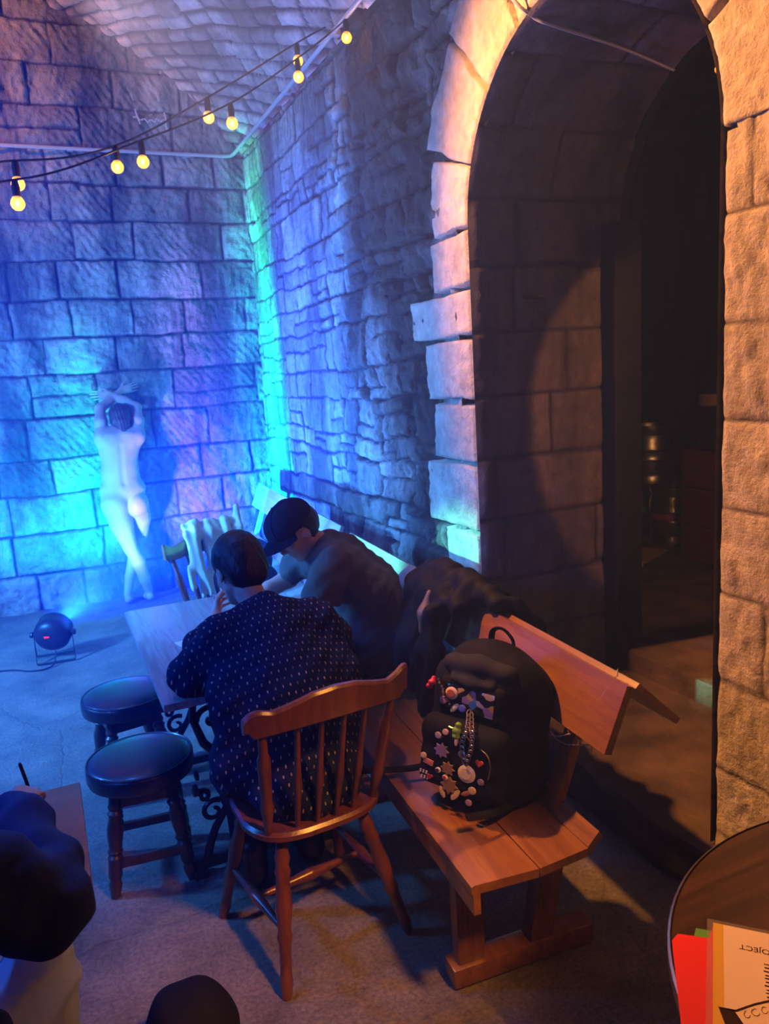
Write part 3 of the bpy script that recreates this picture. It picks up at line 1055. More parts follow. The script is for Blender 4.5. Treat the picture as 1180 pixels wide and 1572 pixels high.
# image-left leg takes the weight: thigh runs down and in, foot on the right
F.chain([(.484, 6.43, .83), (.512, 6.42, .68), (.560, 6.435, .475)], [.102, .088, .056], k=.02)
F.chain([(.560, 6.435, .475), (.603, 6.415, .36), (.640, 6.44, .20), (.668, 6.475, .085)], [.052, .056, .040, .030], k=.02)
F.chain([(.668, 6.462, .045), (.655, 6.53, .040), (.635, 6.60, .022)], [.032, .030, .021], k=.015)
for k_ in range(5): F.cap((.607 + .013 * k_, 6.595 + .004 * k_, .018), (.603 + .014 * k_, 6.635 - .004 * (k_ % 3), .013), .010, .009, k=.005)
# the other leg bends forward at the knee and crosses behind to the left
F.chain([(.648, 6.44, .82), (.672, 6.50, .70), (.668, 6.575, .555)], [.095, .080, .057], k=.012)
F.chain([(.668, 6.575, .555), (.600, 6.555, .40), (.535, 6.52, .23), (.497, 6.495, .085)], [.050, .054, .040, .030], k=.012)
F.chain([(.497, 6.48, .045), (.515, 6.55, .040), (.540, 6.61, .022)], [.032, .030, .021], k=.015)
for k_ in range(5): F.cap((.513 + .013 * k_, 6.612 - .004 * k_, .018), (.520 + .014 * k_, 6.65 - .005 * (4 - k_), .013), .010, .009, k=.005)
body = F.mesh('body', M_skin_pale, model, origin=(0.58, 6.5, 0))
G = Flesh(.006, .02)
G.ell(hp(0, -.030, .026), (.083, .088, .092), hA)
G.ell(hp(0, -.070, -.02), (.070, .048, .085), hA, k=.03)
G.cap(hp(.0, -.085, -.06), hp(.01, -.085, -.135), .040, .020, k=.03)
G.cap(hp(.04, -.075, -.05), hp(.045, -.075, -.115), .03, .012, k=.02)
G.cap(hp(-.04, -.075, -.05), hp(-.035, -.08, -.11), .03, .012, k=.02)
G.ell(hp(0, .075, -.03), (.075, .075, .07), hA, op='-', k=.02)
G.mesh('hair', M_hair_brown, model, origin=(0.58, 6.5, 0),
       noise=lambda X, Y, Z: (.003 * np.sin(X * 260 + Z * 40)).astype(np.float32))
tag(model, 'nude life model seen from behind, arms crossed overhead against the end wall', 'person')

# ------------------------------------------------------------------ sitter in dark dotted shirt on the spindle-back chair
M_dots = mat('dark shirt with pale flecks', (.008, .014, .050), .85, bump=.02, bscale=10)
nt = M_dots.node_tree; N = nt.nodes; L = nt.links
b_ = N['Principled BSDF']
tc = N.new('ShaderNodeTexCoord'); sp = N.new('ShaderNodeSeparateXYZ'); L.new(tc.outputs['Object'], sp.inputs[0])


def mth(op, a, b=None, c=None):
    n = N.new('ShaderNodeMath'); n.operation = op
    for i, v in enumerate((a, b, c)):
        if v is None: continue
        if isinstance(v, (int, float)): n.inputs[i].default_value = v
        else: L.new(v, n.inputs[i])
    return n.outputs[0]


along = mth('MULTIPLY_ADD', sp.outputs['Y'], .8, sp.outputs['Z'])   # runs over the shoulders as well as down the back
cz = mth('MULTIPLY', along, 31.0)
row = mth('FLOOR', cz)
shift = mth('MULTIPLY', mth('MODULO', row, 2.0), .5)
cx_ = mth('ADD', mth('MULTIPLY', sp.outputs['X'], 46.0), shift)
fx_ = mth('SUBTRACT', mth('FRACT', cx_), .5); fz_ = mth('SUBTRACT', mth('FRACT', cz), .5)
d2 = mth('ADD', mth('MULTIPLY', mth('MULTIPLY', fx_, fx_), 1.6), mth('MULTIPLY', mth('MULTIPLY', fz_, fz_), .42))
wn = N.new('ShaderNodeTexWhiteNoise'); wn.noise_dimensions = '2D'
cb = N.new('ShaderNodeCombineXYZ'); L.new(mth('FLOOR', cx_), cb.inputs[0]); L.new(row, cb.inputs[1]); L.new(cb.outputs[0], wn.inputs['Vector'])
spot = mth('MULTIPLY', mth('LESS_THAN', d2, .014), mth('MULTIPLY_ADD', wn.outputs['Value'], .7, .3))
mx = N.new('ShaderNodeMix'); mx.data_type = 'RGBA'
L.new(spot, mx.inputs[0]); mx.inputs[6].default_value = (.008, .014, .050, 1); mx.inputs[7].default_value = (.42, .36, .34, 1)
L.new(mx.outputs[2], b_.inputs['Base Color'])

M_trouser = mat('black trousers', (.007, .010, .022), .8, bump=.001, bscale=300)
M_boot = mat('black boots', (.008, .008, .010), .35, spec=.6)
M_lens = mat('black plastic', (.012, .012, .016), .35)
M_steel = mat('steel', (.55, .55, .56), .25, metal=1.0)


def folds(amp, fr=22, ph=0.0, ax=(1, .3, .6)):
    def f(X, Y, Z):
        a = X * ax[0] + Y * ax[1] + Z * ax[2]
        w = np.sin(a * fr * 1.0 + 2.5 * np.sin(Z * 9 + ph) + ph) * np.sin(Z * 6 + X * 5 + ph)
        w2 = np.sin((Z * .9 - X * .7 + Y * .5) * fr * 1.7 + 2 * np.sin(X * 11 + ph))
        return (amp * w + amp * .45 * w2).astype(np.float32)
    return f


p1 = empty('person', (.60, 2.3, 0))
O1 = (.60, 2.3, 0)
F = Flesh(.006, .03)
F.ell((.62, 2.22, .58), (.165, .12, .10))                                         # pelvis
F.chain([(.62, 2.22, .64), (.615, 2.23, .78), (.605, 2.34, .90)], [.12, .11, .09], k=.04)
F.cap((.46, 2.41, .935), (.76, 2.40, .915), .045, .045, k=.03)
F.cap((.60, 2.42, .95), (.575, 2.48, 1.055), .048, .048, k=.02)
h1, A1 = head(F, (.560, 2.555, 1.125), (-.22, .80, -.45), (-.10, .42, .88), 1.0)
F.chain([(.43, 2.41, .92), (.345, 2.47, .805)], [.052, .042])                     # left arm, elbow on the table
F.chain([(.345, 2.47, .805), (.455, 2.66, .875), (.505, 2.745, .905)], [.042, .036, .026], k=.02)
hand(F, (.505, 2.745, .905), (.25, .75, .35), (.8, -.2, .1), 1, 1.0, .95)
F.chain([(.79, 2.40, .90), (.845, 2.47, .80)], [.052, .042])
F.chain([(.845, 2.47, .80), (.77, 2.62, .790), (.715, 2.71, .785)], [.040, .034, .026], k=.02)
hand(F, (.715, 2.71, .785), (-.6, .8, .0), (0, 0, -1), -1, .5, .95)
# legs under the table
for s, kx, ax_, ay in ((-1, .505, .49, 2.46), (1, .72, .715, 2.50)):
    F.chain([(.62 + s * .085, 2.24, .565), (kx, 2.62, .575)], [.085, .060])
    F.chain([(kx, 2.62, .575), (ax_ + .0, (2.62 + ay) / 2, .32), (ax_, ay, .11)], [.058, .052, .036])
    F.cap((ax_, ay, .06), (ax_, ay + .12, .04), .035, .03)
F.mesh('body', M_skin, p1, origin=O1)
# shirt
G = Flesh(.0075, .03)
G.ell((.612, 2.235, .70), (.200, .150, .24), k=.05)
G.chain([(.62, 2.20, .56), (.612, 2.225, .76), (.605, 2.325, .90)], [.18, .165, .140], k=.05)
G.chain([(.49, 2.26, .60), (.475, 2.27, .78), (.48, 2.36, .90)], [.115, .10, .09], k=.05)
G.chain([(.745, 2.25, .60), (.755, 2.26, .78), (.745, 2.34, .88)], [.105, .10, .09], k=.05)
G.chain([(.455, 2.375, .950), (.60, 2.385, .975), (.765, 2.365, .940)], [.078, .080, .080], k=.04)
G.chain([(.46, 2.39, .925), (.395, 2.42, .87), (.350, 2.47, .812)], [.078, .076, .068], k=.04)
G.chain([(.350, 2.47, .812), (.42, 2.60, .855), (.450, 2.655, .875)], [.068, .056, .050], k=.03)
G.chain([(.75, 2.38, .905), (.815, 2.42, .86), (.845, 2.47, .81)], [.080, .076, .068], k=.04)
G.chain([(.845, 2.47, .81), (.79, 2.58, .80), (.765, 2.63, .80)], [.066, .056, .050], k=.03)
G.chain([(.535, 2.41, 1.01), (.60, 2.395, 1.025), (.655, 2.41, 1.00)], [.026, .028, .026], k=.03)   # collar
G.chain([(.45, 2.27, .56), (.455, 2.36, .50), (.47, 2.42, .47)], [.10, .085, .06], k=.05)     # tail over the thigh and seat
G.chain([(.50, 2.12, .50), (.62, 2.09, .50), (.74, 2.12, .50)], [.05, .05, .05], k=.06)
G.cap((.575, 2.50, 1.05), (.565, 2.53, 1.10), .058, .062, k=.005, op='-')
G.mesh('shirt', M_dots, p1, origin=O1, noise=folds(.0050, 46, .6))
# trousers and boots
G = Flesh(.008, .03)
G.ell((.62, 2.23, .555), (.175, .14, .095))
for s, kx, ax_, ay in ((-1, .505, .49, 2.46), (1, .72, .715, 2.50)):
    G.chain([(.62 + s * .085, 2.26, .56), (kx, 2.62, .575)], [.098, .075])
    G.chain([(kx, 2.62, .575), (ax_, (2.62 + ay) / 2, .32), (ax_, ay, .14)], [.073, .066, .055])
G.mesh('trousers', M_trouser, p1, origin=O1, noise=folds(.004, 25, 2))
for ax_, ay in ((.49, 2.46), (.715, 2.50)):
    G = Flesh(.007, .02)
    G.chain([(ax_, ay - .01, .15), (ax_, ay, .06)], [.052, .048])
    G.chain([(ax_, ay - .02, .052), (ax_, ay + .10, .050), (ax_, ay + .17, .042)], [.045, .044, .038], k=.02)
    G.ell((ax_, ay + .07, -.06), (.2, .3, .062), op='-', k=.004)
    G.mesh('boot', M_boot, p1, origin=O1)
# hair
G = Flesh(.005, .02)
G.ell(h1(0, -.022, .030), (.086, .101, .094), A1)
G.ell(h1(0, -.062, -.028), (.074, .058, .070), A1, k=.03)
G.ell(h1(0, .060, -.075), (.12, .085, .100), A1, op='-', k=.015)
for s in (-1, 1): G.ell(h1(s * .086, .006, -.022), (.022, .030, .034), A1, op='-', k=.008)
G.mesh('hair', M_hair_dark, p1, origin=O1, noise=lambda X, Y, Z: (.0010 * np.sin(X * 300 + Z * 120) + .0008 * np.sin(Y * 240)).astype(np.float32))
# earring
bm = bmesh.new()
ec = Vector(h1(.088, -.010, -.056))
add_tube(bm, [ec + Vector((.003 * math.sin(a), .011 * math.sin(a), .013 * math.cos(a))) for a in [2 * math.pi * k / 16 for k in range(16)]] + [ec + Vector((0, 0, .013))], .0016, 6)
for v in bm.verts: v.co -= Vector(O1)
tag(bm_obj('earring', bm, M_steel, p1), 'silver hoop earring')
tag(p1, 'person in a dark pale-flecked shirt drawing at the table, on the spindle-back chair', 'person')
# the pen the sitter holds
bm = bmesh.new()
add_lathe(bm, [(.0005, 0), (.0035, .010), (.004, .012), (.004, .125), (.003, .130)], (.528, 2.815, .865), (-.15, -.35, .9), 10)
tag(bm_obj('pen', bm, mat('white pen plastic', (.75, .78, .8), .3)), 'thin white pen in the hand of the person in the dark flecked shirt', 'pen')

# ------------------------------------------------------------------ sitter in cap and taupe T-shirt on the bench
M_taupe = mat('taupe cotton', (.10, .095, .078), .9, bump=.022, bscale=9)
M_cap = mat('dark navy cap cotton', (.012, .016, .040), .85, bump=.001, bscale=400)
p2 = empty('person', (1.18, 3.03, 0))
O2 = (1.18, 3.03, 0)
F = Flesh(.006, .03)
F.ell((1.20, 3.05, .56), (.12, .165, .10))
F.chain([(1.20, 3.05, .62), (1.19, 3.05, .80), (1.09, 3.05, .98)], [.125, .12, .11], k=.05)
F.cap((1.02, 2.88, 1.02), (1.02, 3.20, 1.00), .055, .055, k=.05)
F.cap((1.04, 3.03, 1.04), (.965, 3.02, 1.085), .056, .052, k=.03)
h2, A2 = head(F, (.905, 3.00, 1.135), (-.74, -.16, -.62), (-.60, -.05, .80), 1.0)
F.chain([(1.00, 2.87, 1.00), (.945, 2.85, .87)], [.052, .042])
F.chain([(.945, 2.85, .87), (.84, 2.93, .835), (.75, 2.99, .80)], [.042, .037, .026], k=.02)
hand(F, (.75, 2.99, .80), (-.9, .3, -.05), (0, 0, -1), 1, .6, .95)
F.chain([(1.00, 3.21, .99), (.945, 3.27, .865)], [.052, .042])
F.chain([(.945, 3.27, .865), (.84, 3.25, .83), (.76, 3.20, .80)], [.042, .037, .026], k=.02)
hand(F, (.76, 3.20, .80), (-.9, -.3, -.05), (0, 0, -1), -1, .5, .95)
for s, ky in ((-1, 2.93), (1, 3.16)):
    F.chain([(1.17, 3.05 + s * .085, .555), (.80, ky, .55)], [.085, .060])
    F.chain([(.80, ky, .55), (.82, ky, .32), (.84, ky, .10)], [.058, .052, .036])
F.mesh('body', M_skin, p2, origin=O2)
G = Flesh(.0075, .03)
G.ell((1.20, 3.05, .66), (.165, .215, .20), k=.05)
G.chain([(1.22, 3.05, .60), (1.215, 3.05, .80), (1.10, 3.05, .955)], [.155, .150, .135], k=.06)
G.chain([(1.20, 2.93, .66), (1.185, 2.93, .82), (1.06, 2.93, .965)], [.11, .105, .095], k=.05)
G.chain([(1.20, 3.17, .66), (1.185, 3.17, .82), (1.06, 3.17, .955)], [.11, .105, .095], k=.05)
G.cap((1.02, 2.90, 1.005), (1.02, 3.18, .99), .080, .080, k=.05)
G.chain([(1.02, 2.87, 1.00), (.975, 2.855, .94), (.952, 2.85, .885)], [.076, .074, .080], k=.03)
G.ell((.925, 2.852, .822), (.10, .10, .045), op='-', k=.006)
G.chain([(1.02, 3.21, .99), (.975, 3.25, .93), (.950, 3.27, .885)], [.074, .062, .056], k=.03)
G.chain([(1.03, 2.97, 1.07), (1.06, 3.03, 1.075), (1.03, 3.09, 1.06)], [.028, .028, .028], k=.03)
G.cap((.96, 3.02, 1.09), (.92, 3.01, 1.12), .060, .064, k=.005, op='-')
G.chain([(1.16, 2.88, .55), (1.28, 2.92, .55)], [.06, .06], k=.05)
G.mesh('t_shirt', M_taupe, p2, origin=O2, noise=folds(.0055, 50, 1.3, (.3, 1, .6)))
G = Flesh(.008, .03)
G.ell((1.20, 3.05, .545), (.14, .185, .085))
for s, ky in ((-1, 2.93), (1, 3.16)):
    G.chain([(1.15, 3.05 + s * .085, .55), (.80, ky, .55)], [.098, .078])
    G.chain([(.80, ky, .55), (.82, ky, .32), (.84, ky, .13)], [.075, .068, .056])
G.mesh('trousers', M_trouser, p2, origin=O2, noise=folds(.004, 25, 2))
for ky in (2.93, 3.16):
    G = Flesh(.007, .02)
    G.chain([(.84, ky, .12), (.84, ky, .05)], [.050, .044])
    G.chain([(.86, ky, .050), (.74, ky, .045), (.68, ky, .04)], [.044, .043, .036], k=.02)
    G.ell((.76, ky, -.06), (.3, .2, .062), op='-', k=.004)
    G.mesh('shoe', M_boot, p2, origin=O2)
G = Flesh(.005, .02)
G.ell(h2(0, -.034, .006), (.084, .088, .090), A2)
G.ell(h2(0, .060, -.055), (.12, .082, .100), A2, op='-', k=.012)
for s in (-1, 1): G.ell(h2(s * .086, .004, -.018), (.022, .028, .032), A2, op='-', k=.008)
G.mesh('hair', M_hair_dark, p2, origin=O2, noise=lambda X, Y, Z: (.0010 * np.sin(X * 280 + Z * 120)).astype(np.float32))
# cap: six-panel crown, seams, brim
G = Flesh(.005, .015)
G.ell(h2(0, -.006, .040), (.094, .114, .090), A2)
G.ell(h2(0, 0, -.055), (.16, .18, .092), A2, op='-', k=.006)
G.mesh('cap', M_cap, p2, origin=O2)
capo = [o for o in p2.children if o.name.startswith('cap')][0]
bm = bmesh.new()
g = []
for i in range(15):
    a = R(-78 + 156 * i / 14)
    rw = []
    for j in range(6):
        rr_ = .088 + .075 * j / 5 * math.cos(a * .95)
        x = math.sin(a) * (.088 + .004 * j); y = .010 + math.cos(a) * (.088 + .075 * j / 5)
        z = .042 - .018 * (x / .09) ** 2 - .010 * j / 5
        rw.append(bm.verts.new(Vector(h2(x, y, z)) - Vector(O2)))
    g.append(rw)
for i in range(14):
    for j in range(5): bm.faces.new((g[i][j], g[i + 1][j], g[i + 1][j + 1], g[i][j + 1]))
bmesh.ops.solidify(bm, geom=bm.faces[:], thickness=.004)
bm_obj('cap_brim', bm, M_cap, capo)
bm = bmesh.new()
for k in range(3):
    ph = k * math.pi / 3
    pts = []
    for i in range(17):
        t = math.pi * i / 16
        x = .0955 * math.cos(t) * math.cos(ph); y = -.006 + .1155 * math.cos(t) * math.sin(ph); z = .040 + .0915 * math.sin(t)
        if z > .055: pts.append(Vector(h2(x, y, z)) - Vector(O2))
    add_tube(bm, pts, .0014, 5)
add_lathe(bm, [(0, -.003), (.008, 0), (.006, .004), (0, .006)], Vector(h2(0, -.006, .130)) - Vector(O2), Vector(A2[:, 2]), 10)
bm_obj('cap_seam', bm, M_cap, capo)
tag(p2, 'person in a dark cap and taupe t-shirt on the bench, leaning over the table', 'person')

# ------------------------------------------------------------------ sketcher at the lower left, mostly out of frame
M_navy = mat('navy sweater wool', (.014, .034, .13), .9, bump=.016, bscale=9)
M_jeans = mat('pale blue jeans', (.48, .62, .92), .85, bump=.0012, bscale=500, var=.12, vscale=20)
p3 = empty('person', (-.35, 1.35, 0))
O3 = (-.35, 1.35, 0)
F = Flesh(.006, .03)
F.ell((-.40, 1.22, .55), (.165, .12, .10))
F.chain([(-.40, 1.22, .62), (-.41, 1.24, .82), (-.42, 1.34, .98)], [.115, .10, .08], k=.04)
F.cap((-.57, 1.38, .985), (-.30, 1.40, .975), .042, .042, k=.03)
F.cap((-.43, 1.37, 1.00), (-.45, 1.43, 1.12), .048, .048, k=.02)
h3, A3 = head(F, (-.46, 1.48, 1.20), (-.05, .85, -.5), (0, .5, .85), 1.0)
F.chain([(-.27, 1.41, .95), (-.14, 1.53, .79)], [.044, .042])
F.chain([(-.14, 1.53, .80), (-.15, 1.80, .80), (-.165, 1.95, .78)], [.042, .034, .026], k=.02)
hand(F, (-.170, 1.935, .775), (.35, .9, .0), (-.3, .1, -1), -1, .75, .95)
F.chain([(-.60, 1.39, .97), (-.66, 1.55, .80), (-.52, 1.80, .76)], [.042, .040, .028])
hand(F, (-.52, 1.80, .76), (.5, .8, -.1), (0, 0, -1), 1, .4, .95)
for kx in (-.155, -.52):
    F.chain([(-.40 + (.085 if kx > -.3 else -.085), 1.24, .555), (kx, 1.66, .52)], [.085, .060])
    F.chain([(kx, 1.66, .52), (kx, 1.60, .30), (kx, 1.58, .10)], [.058, .052, .036])
F.mesh('body', M_skin, p3, origin=O3)
G = Flesh(.0075, .03)
G.ell((-.41, 1.24, .74), (.205, .15, .26), k=.05)
G.chain([(-.40, 1.22, .58), (-.41, 1.24, .82), (-.42, 1.34, .96)], [.165, .155, .14], k=.06)
G.cap((-.57, 1.38, .985), (-.31, 1.39, .975), .078, .078, k=.05)
G.chain([(-.29, 1.41, .955), (-.19, 1.49, .86), (-.115, 1.555, .755)], [.085, .090, .092], k=.04)
G.chain([(-.115, 1.555, .755), (-.115, 1.66, .755), (-.145, 1.80, .790), (-.166, 1.915, .785)], [.092, .078, .060, .042], k=.03)
G.chain([(-.60, 1.39, .98), (-.66, 1.55, .81), (-.53, 1.79, .77)], [.072, .066, .046], k=.03)
G.chain([(-.34, 1.25, .62), (-.24, 1.38, .62)], [.12, .07], k=.05)
G.chain([(-.50, 1.38, 1.03), (-.44, 1.35, 1.045), (-.38, 1.39, 1.03)], [.035, .035, .035], k=.03)
G.cap((-.45, 1.44, 1.11), (-.46, 1.47, 1.17), .054, .058, k=.005, op='-')
G.mesh('sweater', M_navy, p3, origin=O3, noise=folds(.0060, 44, .2, (.6, .8, .5)))
G = Flesh(.0075, .03)
G.ell((-.40, 1.23, .545), (.18, .14, .09))
for kx in (-.155, -.52):
    G.chain([(-.40 + (.085 if kx > -.3 else -.085), 1.26, .55), (kx, 1.66, .515)], [.100, .082])
    G.chain([(kx, 1.66, .515), (kx, 1.62, .32), (kx, 1.58, .12)], [.080, .070, .060])
G.mesh('jeans', M_jeans, p3, origin=O3, noise=folds(.005, 60, 1.1, (.2, .3, 1)))
for kx in (-.155, -.52):
    G = Flesh(.007, .02)
    G.chain([(kx, 1.58, .12), (kx, 1.58, .05)], [.050, .044])
    G.chain([(kx, 1.56, .050), (kx, 1.70, .045), (kx, 1.75, .04)], [.044, .043, .036], k=.02)
    G.ell((kx, 1.62, -.06), (.2, .3, .062), op='-', k=.004)
    G.mesh('shoe', M_boot, p3, origin=O3)
G = Flesh(.006, .02)
G.ell(h3(0, -.022, .030), (.086, .101, .094), A3)
G.ell(h3(0, -.062, -.028), (.074, .058, .070), A3, k=.03)
G.ell(h3(0, .060, -.075), (.12, .085, .100), A3, op='-', k=.015)
G.mesh('hair', M_hair_dark, p3, origin=O3)
tag(p3, 'person in a navy sweater and pale jeans at the lower left, drawing on a board', 'person')
bm = bmesh.new()
add_lathe(bm, [(.0005, 0), (.004, .012), (.0045, .014), (.0045, .12), (.0035, .125)], (-.135, 2.065, .722), (-.12, -.25, .95), 10)
tag(bm_obj('pen', bm, M_lens), 'black pen held by the person in the navy sweater over the board', 'pen')
# ------------------------------------------------------------------ furniture
M_iron = mat('black cast iron', (.012, .013, .018), .38, metal=.3, spec=.6, bump=.0008, bscale=120)
M_tabletop = wood_mat('dark varnished table wood', (.20, .17, .18), (.40, .34, .35), .42, 'y', coat=.4)
M_pine = wood_mat('orange varnished pine', (.18, .062, .019), (.28, .110, .036), .30, 'y', coat=.6)
M_pine_z = wood_mat('orange varnished pine upright', (.15, .052, .017), (.24, .094, .032), .34, 'z', coat=.4)
M_chair = wood_mat('reddish brown chair wood', (.085, .024, .018), (.15, .046, .030), .32, 'z', coat=.5)
M_stoolwood = wood_mat('dark stained stool wood', (.035, .016, .012), (.07, .03, .02), .4, 'z')
M_leather = mat('dark blue-black leatherette', (.016, .018, .030), .34, spec=.6, bump=.0007, bscale=260, coat=.25)

# pub table with cast-iron ends
tb = empty('pub_table', (.575, 3.01, 0))
bm = bmesh.new(); add_box(bm, (0, 0, .735), (.65, 1.18, .028), bevel=.006)
bm_obj('tabletop', bm, M_tabletop, tb)
bm = bmesh.new()
for s in (-1, 1): add_box(bm, (0, s * .46, .712), (.50, .05, .016))
add_box(bm, (0, 0, .712), (.05, .90, .014))
bm_obj('frame', bm, M_iron, tb)


def cast_leg(y):
    bm = bmesh.new()
    for s in (-1, 1):
        add_tube(bm, [Vector((s * x, 0, z)) for x, z in [(.20, .70), (.215, .60), (.185, .50), (.120, .42), (.085, .33), (.12, .25), (.175, .17), (.205, .10), (.215, .055)]], [.016, .015, .017, .018, .020, .018, .018, .02, .022], 8, flat=.8)
        # scrolls
        for cx_, cz_, r0, a0, dr in ((.150, .585, .052, 0, 1), (.175, .235, .045, 2.2, -1), (.075, .47, .035, 1.2, 1), (.205, .30, .025, .5, 1)):
            pts = [Vector((s * (cx_ + r0 * (1 - t / 26) * math.cos(a0 + dr * t * .33)), 0, cz_ + r0 * (1 - t / 26) * math.sin(a0 + dr * t * .33))) for t in range(22)]
            add_tube(bm, pts, [.011 - .0002 * t for t in range(22)], 6)
        add_lathe(bm, [(0, -.014), (.022, -.008), (.022, .008), (0, .014)], (s * .232, 0, .33), (1, 0, 0), 12)
        add_lathe(bm, [(0, -.01), (.018, -.006), (.018, .006), (0, .01)], (s * .222, 0, .385), (1, 0, 0), 12)
    add_box(bm, (0, 0, .70), (.46, .05, .018), bevel=.004)
    add_box(bm, (0, 0, .44), (.20, .02, .03), bevel=.004)
    add_box(bm, (0, 0, .052), (.52, .055, .036), bevel=.008)
    for s in (-1, 1):
        add_box(bm, (s * .245, 0, .020), (.055, .065, .040), bevel=.01)
    add_lathe(bm, [(0, -.012), (.045, -.008), (.05, 0), (.045, .008), (0, .012)], (0, 0, .36), (0, 1, 0), 20)
    for v in bm.verts: v.co.y += y
    return bm


for y in (-.40, .40): bm_obj('cast_iron_leg', cast_leg(y), M_iron, tb)
bm = bmesh.new(); add_tube(bm, [Vector((0, -.40, .20)), Vector((0, .40, .20))], .011, 8)
bm_obj('stretcher', bm, M_iron, tb)
tag(tb, 'rectangular dark wood pub table on ornate cast-iron legs, between bench and stools', 'table')

# drawing papers on the table
for i, (x, y, rz_, lab) in enumerate(((.52, 2.90, .25, 'white drawing sheet on the pub table in front of the dotted-shirt sitter'),
                                      (.70, 3.14, 1.35, 'white drawing sheet on the pub table in front of the sitter in the cap'))):
    bm = bmesh.new(); add_box(bm, (0, 0, .0012), (.21, .29, .0022))
    o = bm_obj('paper', bm, mat('paper %d' % i, (.75, .74, .70), .8)); o.location = (x, y, .7492); o.rotation_euler = (0, 0, rz_)
    tag(o, lab, 'paper')


# low round pub stools
def make_stool():
    st = empty('pub_stool')
    bm = bmesh.new()
    R0 = .190
    add_lathe(bm, [(0, .375), (R0 - .02, .375), (R0 - .006, .382), (R0 - .002, .395), (R0 - .002, .425), (R0 - .006, .438), (R0 - .018, .447), (R0 - .05, .455), (R0 - .10, .460), (0, .462)], (0, 0, 0), seg=48)
    bm_obj('seat', bm, M_leather, st)
    bm = bmesh.new()
    pts = [Vector(((R0 - .007) * math.cos(a), (R0 - .007) * math.sin(a), .441)) for a in [2 * math.pi * k / 48 for k in range(49)]]
    add_tube(bm, pts, .0042, 6)
    bm_obj('piping', bm, M_leather, st.children[0])
    bm = bmesh.new()
    for a in (0, 90):
        pass
    for s in (-1, 1):
        add_box(bm, (s * .095, 0, .345), (.024, .21, .060)); add_box(bm, (0, s * .095, .345), (.21, .024, .060))
    bm_obj('apron', bm, M_stoolwood, st)
    prof = [(0, .021), (.10, .022), (.14, .026), (.17, .020), (.20, .027), (.24, .021), (.35, .029), (.45, .026), (.53, .021), (.56, .027), (.59, .021), (.62, .027), (.66, .024), (.80, .024), (.83, .018), (.88, .023), (1, .016)]
    for sx in (-1, 1):
        for sy in (-1, 1):
            bm = bmesh.new()
            turned(bm, (sx * .092, sy * .092, .372), (sx * .132, sy * .132, 0), prof)
            bm_obj('leg', bm, M_stoolwood, st)
    t = .69; r = .092 + .04 * t; z = .372 * (1 - t)
    for a, b in (((-1, -1), (1, -1)), ((-1, 1), (1, 1))):
        bm = bmesh.new(); add_box(bm, ((a[0] + b[0]) / 2 * r, a[1] * r, z), (2 * r, .022, .030), bevel=.003)
        bm_obj('stretcher', bm, M_stoolwood, st)
    for s in (-1, 1):
        bm = bmesh.new(); add_box(bm, (s * r, 0, z + .045), (.022, 2 * r, .028), bevel=.003)
        bm_obj('stretcher', bm, M_stoolwood, st)
    return st


st = make_stool(); st.location = (.182, 2.755, 0); st.rotation_euler = (0, 0, R(-6))
tag(st, 'nearer round dark leatherette stool with turned legs, left of the dotted-shirt sitter', 'stool', 'round pub stools')
s2 = copy_tree(st); s2.location = (.200, 3.400, 0); s2.rotation_euler = (0, 0, R(9))
s2['label'] = 'farther round dark leatherette stool, partly under the table corner behind the other stool'

# spindle-back chair
ch = empty('spindle_chair', (.62, 2.21, 0), R(5))
bm = bmesh.new()
n = 40
prof_ = []
for k in range(n):
    a = 2 * math.pi * k / n
    x = .225 * math.copysign(abs(math.cos(a)) ** .62, math.cos(a)); y = .215 * math.copysign(abs(math.sin(a)) ** .72, math.sin(a))
    if y > 0: x *= .97
    prof_.append((x, y))
rings = []
for sc, z in ((.93, .418), (1.0, .428), (1.0, .443), (.96, .452), (.80, .448), (.5, .442), (.0, .440)):
    if sc == 0: rings.append([bm.verts.new((0, .0, z))]); continue
    rings.append([bm.verts.new((x * sc, y * sc, z)) for x, y in prof_])
bm.faces.new(rings[0][::-1])
for i in range(len(rings) - 1):
    for k in range(n):
        if len(rings[i + 1]) == 1: bm.faces.new((rings[i][k], rings[i][(k + 1) % n], rings[i + 1][0]))
        else: bm.faces.new((rings[i][k], rings[i][(k + 1) % n], rings[i + 1][(k + 1) % n], rings[i + 1][k]))
bm_obj('seat', bm, M_chair, ch)
lp = [(0, .017), (.12, .020), (.16, .024), (.20, .019), (.24, .025), (.28, .020), (.45, .026), (.60, .019), (.64, .024), (.68, .018), (.85, .017), (.9, .020), (1, .014)]
legs = [((-.13, -.14, .425), (-.205, -.275, 0)), ((.13, -.14, .425), (.225, -.245, 0)), ((-.14, .13, .425), (-.255, .165, 0)), ((.14, .13, .425), (.205, .21, 0))]
LP = []
for p, q in legs:
    bm = bmesh.new(); turned(bm, p, q, lp); bm_obj('leg', bm, M_chair, ch); LP.append((Vector(p), Vector(q)))
mid = lambda i, t: LP[i][0].lerp(LP[i][1], t)
sp_ = [(0, .009), (.3, .013), (.48, .019), (.5, .021), (.52, .019), (.7, .013), (1, .009)]
for a, b, t in ((0, 2, .60), (1, 3, .60)):
    bm = bmesh.new(); turned(bm, mid(a, t), mid(b, t), sp_); bm_obj('stretcher', bm, M_chair, ch)
bm = bmesh.new(); turned(bm, (mid(0, .6) + mid(2, .6)) / 2, (mid(1, .6) + mid(3, .6)) / 2, sp_); bm_obj('stretcher', bm, M_chair, ch)
